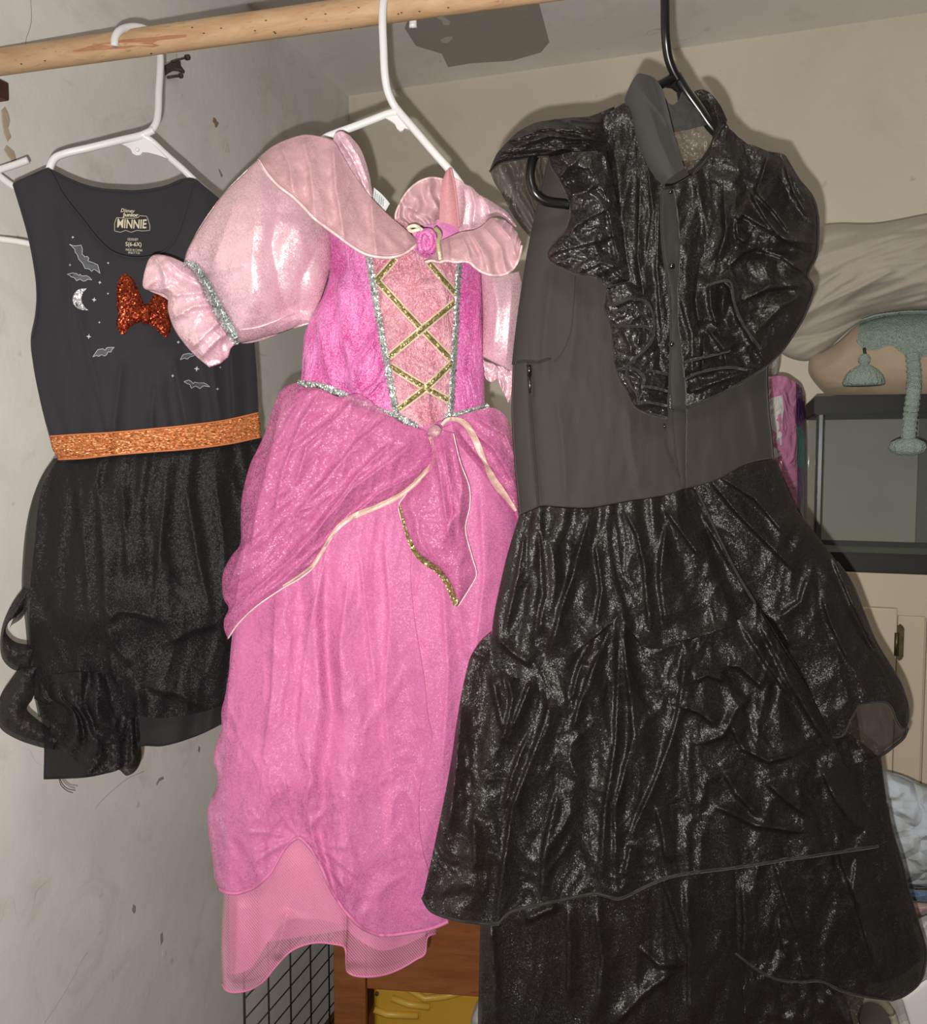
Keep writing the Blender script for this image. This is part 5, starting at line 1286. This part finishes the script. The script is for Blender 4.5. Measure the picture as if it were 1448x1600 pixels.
pl = ribbon('placket', kd, M_PLK, BK, [(1043, 296), (1046, 350), (1050, 410), (1053, 470), (1054, 520), (1056, 570), (1060, 625), (1062, 680), (1064, 720), (1068, 762)], [20, 28, 26, 11, 10, 20, 25, 22, 16, 8], 0.004, 90, 7, 0.0015, 0.5, 0.001)
for x, y, r in ((1048.5, 416, 5.5), (1049, 538, 4.5), (1038, 666, 3.5), (1047, 300, 4)):
    p0, p1 = on(BK, x, y, 0.006), on(BK, x, y, 0.009)
    rr = r * 0.95 / FPX
    b_ = tube('button', [p0, p0 * 0.5 + p1 * 0.5, p1], [rr, rr, rr * 0.8], M_BUT, kd, 14)
    tube('button_rim', [on(BK, x + r * math.cos(a) * 0.8, y + r * math.sin(a), 0.0095) for a in np.linspace(0, 2 * np.pi, 17)], 0.0006, M_BHEM, b_, 5)
tube('placket_edge', [on(BK, x, y, 0.005) for x, y in curve([(1032, 298), (1034, 380), (1046, 470), (1047, 560), (1043, 640), (1040, 690), (1048, 715), (1062, 745)], 60)], 0.0010, M_BHEM, kd, 5)
# zip on the left side
tube('zip', [on(kb, x, y, 0.001) for x, y in curve([(824, 566), (828, 620), (833, 680), (838, 740), (842, 806)], 50)], 0.0016, M_BHEM, kd, 6)
zp = tube('zip_pull', [on(kb, x, y, 0.004) for x, y in ((827, 588), (827.5, 600), (828, 614))], [0.0012, 0.0016, 0.0012], M_ZIP, kd, 8)
tube('zip_slider', [on(kb, x, y, 0.003) for x, y in ((826, 570), (826.5, 579), (827, 588))], [0.0022, 0.0028, 0.0022], M_BUT, zp, 8)
tube('zip_top_fold', [on(kb, x, y, 0.001) for x, y in curve([(806, 566), (822, 564), (838, 566), (852, 562), (860, 560)], 20)], 0.0016, M_BHEM, kd, 6)

# left shoulder cap ruffle
sheet('cap_underside', kd, M_BO1, B, [(765, 266), (778, 250), (820, 236), (862, 240)], [(829, 372), (838, 345), (846, 300)], [(765, 266), (772, 285), (783, 302), (798, 331), (812, 352), (829, 372)], [(862, 240), (856, 270), (846, 300)], 60, 50,
      lambda S, T, X, Y: -0.006 + 0.006 * folds(S, T, 5, 3, 0.3) + 0.008 * (crumple(X, Y, 14, 50, 71, 3) - 0.5))
capc = [[(790, 222), (850, 200), (900, 204), (940, 225)], [(800, 232), (860, 212), (910, 218), (945, 246)], [(880, 190), (915, 200), (940, 215)], [(845, 244), (880, 232), (920, 240), (940, 270)]]
def hcap(S, T, X, Y):
    return 0.024 + 0.030 * np.sin(np.pi * S) ** 0.7 * np.sin(np.pi * (0.15 + 0.75 * T)) + crease(X, Y, capc, 0.007, 3, 9) + 0.010 * (crumple(X, Y, 60, 18, 72, 4) - 0.5)
cap = sheet('shoulder_ruffle', kd, M_BO, B, [(765, 266), (771, 250), (777, 239), (792, 222), (810, 205), (826, 196), (842, 190), (864, 187), (887, 184), (904, 183), (918, 182), (932, 178), (946, 172), (960, 166)], [(765, 268), (780, 256), (800, 251), (828, 247), (850, 244), (870, 246), (890, 252), (912, 256), (932, 268), (946, 276), (956, 262)],
            None, None, 110, 60, hcap, 0.0008)
tube('ruffle_hem', cap.edge_bottom, 0.0013, M_BHEM, cap.obj, 6)
flc = [[(866, 244), (890, 260), (920, 262), (944, 300)], [(886, 306), (915, 300), (935, 285)], [(884, 364), (920, 340), (958, 322)], [(860, 395), (900, 385), (950, 372)], [(905, 425), (940, 410), (972, 420)], [(950, 330), (958, 370), (968, 410)], [(892, 330), (900, 350), (890, 372)], [(930, 430), (955, 420), (980, 440)]]
def hfl(S, T, X, Y):
    return 0.040 + 0.022 * np.sin(np.pi * S) ** 0.6 + crease(X, Y, flc, 0.010, 3, 12) - 0.022 * np.exp(-(((X - 896) / 20) ** 2 + ((Y - 285) / 14) ** 2)) + 0.014 * (crumple(X, Y, 40, 34, 73, 4) - 0.5)
fl_ = sheet('front_flounce', kd, M_BOS, B, [(856, 244), (880, 240), (905, 236), (930, 236), (948, 236)], [(868, 413), (884, 420), (900, 427), (930, 432), (952, 447), (970, 444), (986, 440)],
            [(856, 244), (862, 260), (872, 276), (886, 304), (892, 330), (884, 360), (870, 376), (856, 395), (859, 405), (868, 413)], [(948, 236), (960, 290), (970, 340), (976, 390), (986, 440)], 90, 110, hfl, 0.0008)
tube('ruffle_hem', fl_.edge_left, 0.0013, M_BHEM, fl_.obj, 6)
tube('ruffle_hem', fl_.edge_bottom, 0.0013, M_BHEM, fl_.obj, 6)
lrc = [[(955, 480), (985, 467), (1010, 474), (1020, 505), (1016, 535), (990, 560)], [(970, 510), (985, 540), (985, 556)], [(1000, 515), (996, 540)], [(960, 560), (976, 575), (990, 600), (998, 625)], [(978, 575), (1000, 590), (1006, 604)], [(1002, 602), (1020, 606), (1042, 610)], [(1000, 625), (1020, 630), (1042, 634)]]
def hlr(S, T, X, Y):
    return 0.052 + 0.016 * np.sin(np.pi * S) + crease(X, Y, lrc, 0.010, 4, 10) + 0.010 * (crumple(X, Y, 34, 30, 74, 4) - 0.5)
lr = sheet('front_ruffle', kd, M_BOS, B, [(949, 452), (962, 446), (975, 443), (986, 441)], [(1003, 642), (1020, 648), (1042, 653)], [(949, 452), (944, 482), (950, 496), (955, 510), (957, 540), (962, 576), (970, 596), (980, 612), (990, 632), (1003, 642)],
           [(986, 441), (1012, 462), (1022, 490), (1024, 520), (1034, 560), (1043, 590), (1042, 653)], 70, 100, hlr, 0.0008)
for pth in ([(949, 452), (956, 476), (985, 467), (1010, 473), (1021, 500), (1018, 532), (996, 556), (972, 576), (962, 577)], [(972, 576), (994, 578), (1006, 592), (1003, 606)], [(979, 580), (984, 600), (996, 616), (997, 628)], [(956, 508), (985, 510), (1012, 512), (1022, 524)], [(1012, 578), (1030, 582), (1043, 585)], [(1003, 603), (1022, 606), (1042, 611)], [(998, 628), (1020, 630), (1042, 634)], [(957, 488), (985, 480), (1014, 498)]):
    tube('ruffle_hem', [on(lr, x, y, 0.002) for x, y in curve(pth, 44)], 0.0014, M_BHEM, lr.obj, 6)
tube('ruffle_hem', lr.edge_left, 0.0013, M_BHEM, lr.obj, 6)
tube('ruffle_hem', lr.edge_bottom, 0.0013, M_BHEM, lr.obj, 6)

# right shoulder and front ruffle
rrc = [[(1172, 300), (1195, 340), (1220, 372), (1255, 388)], [(1178, 296), (1210, 330), (1236, 366)], [(1150, 345), (1160, 335), (1190, 352), (1230, 375), (1262, 380)], [(1150, 345), (1152, 370), (1166, 380)], [(1108, 445), (1130, 440), (1140, 450), (1152, 496), (1172, 528), (1188, 555)], [(1108, 445), (1110, 480), (1120, 510)], [(1140, 415), (1160, 395), (1180, 388), (1220, 400), (1260, 430)],
       [(1100, 520), (1098, 560), (1096, 590)], [(1104, 512), (1130, 545), (1136, 580)], [(1066, 566), (1110, 555), (1150, 540)], [(1066, 590), (1120, 575), (1162, 575)], [(1070, 616), (1110, 600), (1165, 582)], [(1200, 240), (1190, 275), (1180, 300)], [(1226, 258), (1240, 300), (1262, 340)], [(1130, 300), (1134, 360), (1120, 410)], [(1160, 470), (1200, 450), (1250, 446)], [(1180, 520), (1220, 480), (1255, 460)], [(1090, 430), (1086, 470), (1092, 510)]]
def hrr(S, T, X, Y):
    return 0.046 + 0.018 * (1 - (2 * S - 1) ** 4) * np.sin(np.pi * (0.1 + 0.8 * T)) + crease(X, Y, rrc, 0.011, 3, 12) + 0.010 * (crumple(X, Y, 60, 60, 75, 4, 0.45) - 0.5) - 0.016 * np.exp(-(((X - 1200) / 40) ** 2 + ((Y - 393) / 10) ** 2)) - 0.012 * np.exp(-(((X - 1128) / 8) ** 2 + ((Y - 475) / 24) ** 2))
rr_ = sheet('shoulder_ruffle', kd, M_BO, B, [(1120, 198), (1134, 193), (1142, 206), (1152, 219), (1164, 224), (1177, 227), (1200, 236), (1227, 243), (1233, 264)], [(1072, 638), (1100, 626), (1127, 614), (1150, 602), (1169, 591), (1186, 580), (1203, 567)],
            [(1120, 198), (1104, 260), (1098, 300), (1092, 360), (1086, 420), (1072, 480), (1068, 560), (1072, 638)], [(1233, 264), (1250, 284), (1269, 308), (1276, 330), (1278, 350), (1275, 400), (1265, 420), (1262, 432), (1270, 446), (1270, 456), (1258, 490), (1243, 517), (1224, 545), (1203, 567)], 150, 190, hrr)
rim = rr_.edge_right
tube('ruffle_hem', rim, 0.0015, M_BHEM, rr_.obj, 6)
tube('ruffle_hem', rr_.edge_bottom, 0.0015, M_BHEM, rr_.obj, 6)
for pth in ([(1068, 566), (1100, 558), (1140, 548)], [(1068, 592), (1100, 580), (1140, 574), (1166, 578)], [(1106, 446), (1120, 441), (1140, 440), (1146, 470), (1160, 505), (1188, 545)]):
    tube('ruffle_fold', [on(rr_, x, y, 0.001) for x, y in curve(pth, 40)], 0.0012, M_BHEM, rr_.obj, 6)
sheet('ruffle_back', kd, M_BO1, B, [(1150, 225), (1233, 262)], [(1180, 575), (1205, 565)], None, [(1233, 262), (1262, 302), (1272, 350), (1262, 430), (1240, 510), (1205, 565)], 30, 60, lambda S, T, X, Y: -0.01 + 0.006 * crumple(X, Y, 40, 60, 3, 3))

# skirt: back layer, lower tier, middle tier, upper tier
sheet('skirt_back', kd, M_BO1, B, [(811, 806), (1212, 718)], [(752, 1640), (1330, 1640)], [(811, 806), (775, 1000), (756, 1250), (752, 1640)], [(1212, 718), (1290, 900), (1350, 1200), (1360, 1500), (1330, 1640)], 60, 90, lambda S, T, X, Y: -0.05 - 0.06 * np.sin(np.pi * S) * T)
sheet('skirt_lining', kd, M_BO, B, [(811, 806), (1000, 784), (1209, 718)], [(764, 1330), (1330, 1270)], [(811, 806), (778, 1000), (764, 1330)], [(1209, 718), (1240, 850), (1262, 980), (1290, 1110), (1330, 1270)], 60, 70, lambda S, T, X, Y: 0.004 + 0.014 * np.sin(np.pi * S) ** 0.6)
t3c = [[(766, 1440), (770, 1520), (774, 1600)], [(886, 1412), (889, 1480), (886, 1563)], [(1070, 1384), (1076, 1480), (1078, 1600)], [(1025, 1350), (1045, 1400), (1067, 1468)], [(820, 1440), (850, 1425), (872, 1418)], [(1000, 1480), (1030, 1510), (1060, 1505)], [(960, 1600), (1010, 1550), (1050, 1520)], [(930, 1420), (940, 1500), (930, 1590)]]
sheet('lower_tier', kd, M_BO, B, [(756, 1290), (950, 1290), (1180, 1240)], [(745, 1660), (950, 1660), (1168, 1660)], [(756, 1290), (750, 1446), (745, 1660)], [(1180, 1240), (1164, 1450), (1168, 1660)], 120, 110,
      lambda S, T, X, Y: 0.012 + 0.018 * rnd(S) + crease(X, Y, t3c, 0.012, 3, 12) + 0.009 * (crumple(X, Y, 60, 200, 81, 4, 0.45) - 0.5))
t3r = [[(1159, 1384), (1163, 1440), (1160, 1500)], [(1210, 1350), (1228, 1410), (1250, 1466)], [(1338, 1340), (1332, 1390), (1346, 1420)], [(1216, 1440), (1224, 1480), (1236, 1470)], [(1250, 1500), (1256, 1530)], [(1300, 1300), (1340, 1420), (1370, 1520)]]
lt = sheet('lower_tier_flap', kd, M_BO, B, [(1140, 1300), (1250, 1240), (1320, 1200), (1376, 1180)], [(1150, 1490), (1170, 1506), (1190, 1520), (1215, 1530), (1250, 1534), (1282, 1533), (1310, 1546), (1345, 1556), (1393, 1563)], [(1140, 1300), (1146, 1400), (1150, 1490)],
           [(1376, 1180), (1383, 1236), (1393, 1295), (1408, 1345), (1421, 1396), (1434, 1440), (1446, 1484), (1444, 1512), (1436, 1536), (1412, 1556), (1393, 1563)], 110, 110,
           lambda S, T, X, Y: 0.018 + 0.014 * rnd(S) + crease(X, Y, t3r, 0.009, 3, 12) + 0.008 * (crumple(X, Y, 60, 120, 83, 4) - 0.5))
tube('tier_hem', lt.edge_bottom, 0.0015, M_BHEM, lt.obj, 6)
tube('tier_hem', lt.edge_right[20:], 0.0013, M_BHEM, lt.obj, 6)
sheet('flap_lining', kd, M_BO, B, [(1160, 1320), (1376, 1200)], [(1172, 1495), (1250, 1520), (1330, 1536), (1396, 1530), (1440, 1500)], None, [(1376, 1200), (1400, 1340), (1440, 1500)], 40, 40, lambda S, T, X, Y: 0.008 + 0.006 * crumple(X, Y, 60, 90, 3, 3))
sheet('inner_tier', kd, M_BO, B, [(1120, 1440), (1220, 1440), (1310, 1470)], [(1120, 1660), (1240, 1660), (1352, 1660)], None, [(1310, 1470), (1318, 1540), (1326, 1580), (1352, 1660)], 60, 60, lambda S, T, X, Y: -0.004 + 0.012 * (crumple(X, Y, 40, 70, 84, 4)) + crease(X, Y, [[(1295, 1545), (1310, 1580), (1324, 1600)], [(1160, 1530), (1164, 1580), (1160, 1600)]], 0.008, 4, 10))
# right hand upper flap with its see-through corner
fc = [[(1110, 750), (1150, 800), (1200, 850), (1240, 890)], [(1125, 745), (1180, 780), (1230, 840)], [(1230, 1010), (1250, 1080), (1285, 1160)], [(1180, 950), (1210, 970), (1235, 1010)], [(1262, 900), (1250, 940), (1215, 965)], [(1285, 935), (1300, 980), (1330, 1040)], [(1300, 870), (1330, 940), (1370, 1020)]]
def hfp(S, T, X, Y):
    return 0.022 + 0.020 * rnd(S) + crease(X, Y, fc, 0.010, 3, 14) + 0.009 * (crumple(X, Y, 80, 120, 85, 4, 0.45) - 0.5)
frr = [(1212, 718), (1224, 750), (1247, 799), (1269, 827), (1300, 868), (1329, 909), (1348, 955), (1367, 1001), (1388, 1036), (1406, 1067), (1414, 1088), (1419, 1110), (1418, 1130)]
fpl = [(1074, 763), (1105, 815), (1130, 862), (1160, 915), (1190, 956), (1225, 1010), (1258, 1067), (1290, 1125)]
fp = sheet('upper_tier_flap', kd, M_BO, B, [(1074, 763), (1100, 757), (1125, 748), (1145, 737), (1161, 728), (1185, 721), (1212, 718)], [(1285, 1150), (1315, 1150), (1330, 1122), (1342, 1104), (1356, 1099), (1384, 1098), (1392, 1106), (1402, 1130), (1412, 1140), (1418, 1130)], fpl[:-1] + [(1285, 1150)], frr, 110, 150, hfp)
def hfb(S, T, X, Y):
    return -0.004 + 0.012 * np.sin(np.pi * S) + 0.006 * (crumple(X, Y, 60, 80, 86, 3) - 0.5)
fb_ = sheet('upper_tier_back', kd, M_BO1, B, [(1090, 765), (1212, 719)], [(1300, 1185), (1330, 1190), (1350, 1186), (1373, 1182), (1396, 1166), (1412, 1152), (1418, 1138)], [(1090, 765), (1190, 956), (1300, 1185)], frr[:-1] + [(1418, 1138)], 70, 90, hfb)
tube('tier_hem', fb_.edge_bottom, 0.0018, M_BHEM, fb_.obj, 6)
tube('tier_hem', fp.edge_right[60:], 0.0014, M_BHEM, fp.obj, 6)
tube('tier_hem', fp.edge_bottom, 0.0012, M_BHEM, fp.obj, 6)
sheet('middle_tier_back', kd, M_BO, B, [(1240, 1060), (1300, 1130)], [(1330, 1300), (1368, 1240), (1374, 1226)], None, [(1300, 1130), (1345, 1160), (1370, 1182), (1378, 1205), (1374, 1226)], 30, 40, lambda S, T, X, Y: 0.012 + 0.010 * crumple(X, Y, 30, 50, 87, 3))
# middle tier
seam = [(742, 1014), (764, 1040), (800, 1058), (830, 1058), (862, 1040), (893, 1022), (913, 1010), (940, 990), (968, 966), (986, 990), (1004, 1010), (1030, 1014), (1068, 1004), (1100, 992), (1137, 980), (1160, 962), (1180, 944)]
m_cr = [[(968, 985), (966, 1022), (964, 1080), (961, 1160), (945, 1262), (936, 1373)], [(974, 990), (978, 1042), (986, 1100), (989, 1150), (960, 1262), (961, 1384)], [(936, 1020), (920, 1060), (905, 1100), (895, 1140)], [(910, 1030), (900, 1060), (893, 1092)], [(1068, 1020), (1066, 1060), (1060, 1110), (1050, 1150), (1020, 1228), (982, 1312)],
        [(1086, 1064), (1105, 1055), (1132, 1064)], [(1138, 1040), (1155, 1042), (1176, 1060), (1192, 1075)], [(1064, 1105), (1090, 1112), (1120, 1134)], [(768, 1056), (776, 1100), (786, 1142)], [(792, 1056), (800, 1090), (790, 1140), (780, 1160)], [(830, 1064), (815, 1100), (799, 1140)], [(861, 1090), (850, 1130), (833, 1177), (800, 1262), (777, 1418)],
        [(824, 1150), (800, 1210), (788, 1262)], [(1025, 1262), (1034, 1300), (1042, 1350)], [(1131, 1206), (1150, 1240), (1187, 1278)], [(1198, 1223), (1230, 1252), (1259, 1273)], [(1282, 1200), (1300, 1240), (1321, 1273)], [(1140, 1130), (1160, 1170), (1200, 1190), (1240, 1180)], [(1100, 1160), (1130, 1150), (1150, 1110), (1170, 1090)], [(1190, 980), (1230, 1060), (1290, 1160)], [(1160, 980), (1200, 1040), (1236, 1090)], [(985, 1320), (975, 1370)], [(720, 1100), (712, 1200), (700, 1300)], [(740, 1280), (742, 1360)], [(1120, 1260), (1180, 1290), (1250, 1300)], [(870, 1240), (850, 1330), (846, 1400)]]
mb = [(660, 1402), (666, 1414), (675, 1424), (700, 1434), (726, 1440), (752, 1443), (776, 1443), (790, 1430), (802, 1423), (840, 1414), (874, 1407), (900, 1401), (930, 1396), (948, 1400), (964, 1404), (980, 1399), (997, 1390), (1026, 1377), (1053, 1368), (1100, 1361), (1142, 1356), (1190, 1349), (1226, 1343), (1270, 1337), (1310, 1331), (1345, 1326), (1371, 1322)]
ml = [(765, 990), (748, 1006), (735, 1026), (728, 1050), (720, 1088), (713, 1130), (706, 1180), (696, 1236), (685, 1290), (672, 1350), (660, 1402)]
mr = [(1180, 944), (1205, 985), (1230, 1025), (1259, 1070), (1290, 1130), (1316, 1186), (1338, 1230), (1354, 1262), (1364, 1292), (1371, 1322)]
def hmt(S, T, X, Y):
    return 0.030 + 0.030 * (1 - (2 * S - 1) ** 4) * (0.6 + 0.4 * T) + 0.006 * folds(S, T, 7, 88, 0.4, 0.8) * (1 - 0.4 * T) + crease(X, Y, m_cr, 0.013, 3, 13) + 0.013 * (crumple(X, Y, 60, 120, 89, 4, 0.45) - 0.5)
mt = sheet('middle_tier', kd, M_BO, B, [(765, 990), (770, 1014), (782, 1036)] + seam[2:], mb, ml, mr, 240, 240, hmt)
tube('tier_hem', mt.edge_bottom, 0.0019, M_BHEM, mt.obj, 6)
u_cr = [[(920, 808), (904, 860), (888, 911), (872, 970), (857, 1022)], [(843, 815), (850, 870), (854, 928), (846, 960), (840, 994)], [(978, 801), (995, 835), (1006, 884), (1010, 940), (1016, 987)], [(1037, 794), (1060, 824), (1078, 849), (1096, 873)], [(1099, 811), (1130, 863), (1160, 910), (1175, 940)], [(905, 850), (895, 900), (872, 960)], [(820, 830), (808, 900), (790, 980)], [(913, 1008), (940, 985), (968, 963), (986, 985), (1002, 1008)], [(1068, 1000), (1100, 992), (1137, 980)], [(930, 850), (940, 920), (930, 980)], [(1040, 820), (1030, 900), (1040, 980)], [(780, 1000), (800, 1020), (830, 1040)]]
def hut(S, T, X, Y):
    return 0.036 + 0.026 * (1 - (2 * S - 1) ** 4) + 0.005 * folds(S, T, 8, 90, 0.3, 0.8) + crease(X, Y, u_cr, 0.011, 3, 12) + 0.009 * (crumple(X, Y, 60, 120, 91, 4, 0.45) - 0.5)
ut = sheet('upper_tier', kd, M_BO, B, waist[:10] + [(1088, 766)], seam[1:], [(811, 806), (800, 840), (791, 871), (781, 914), (772, 958), (767, 1000), (764, 1040)], [(1088, 766), (1118, 830), (1148, 890), (1180, 944)], 180, 170, hut)
tube('tier_seam', ut.edge_right, 0.0012, M_BHEM, ut.obj, 6)
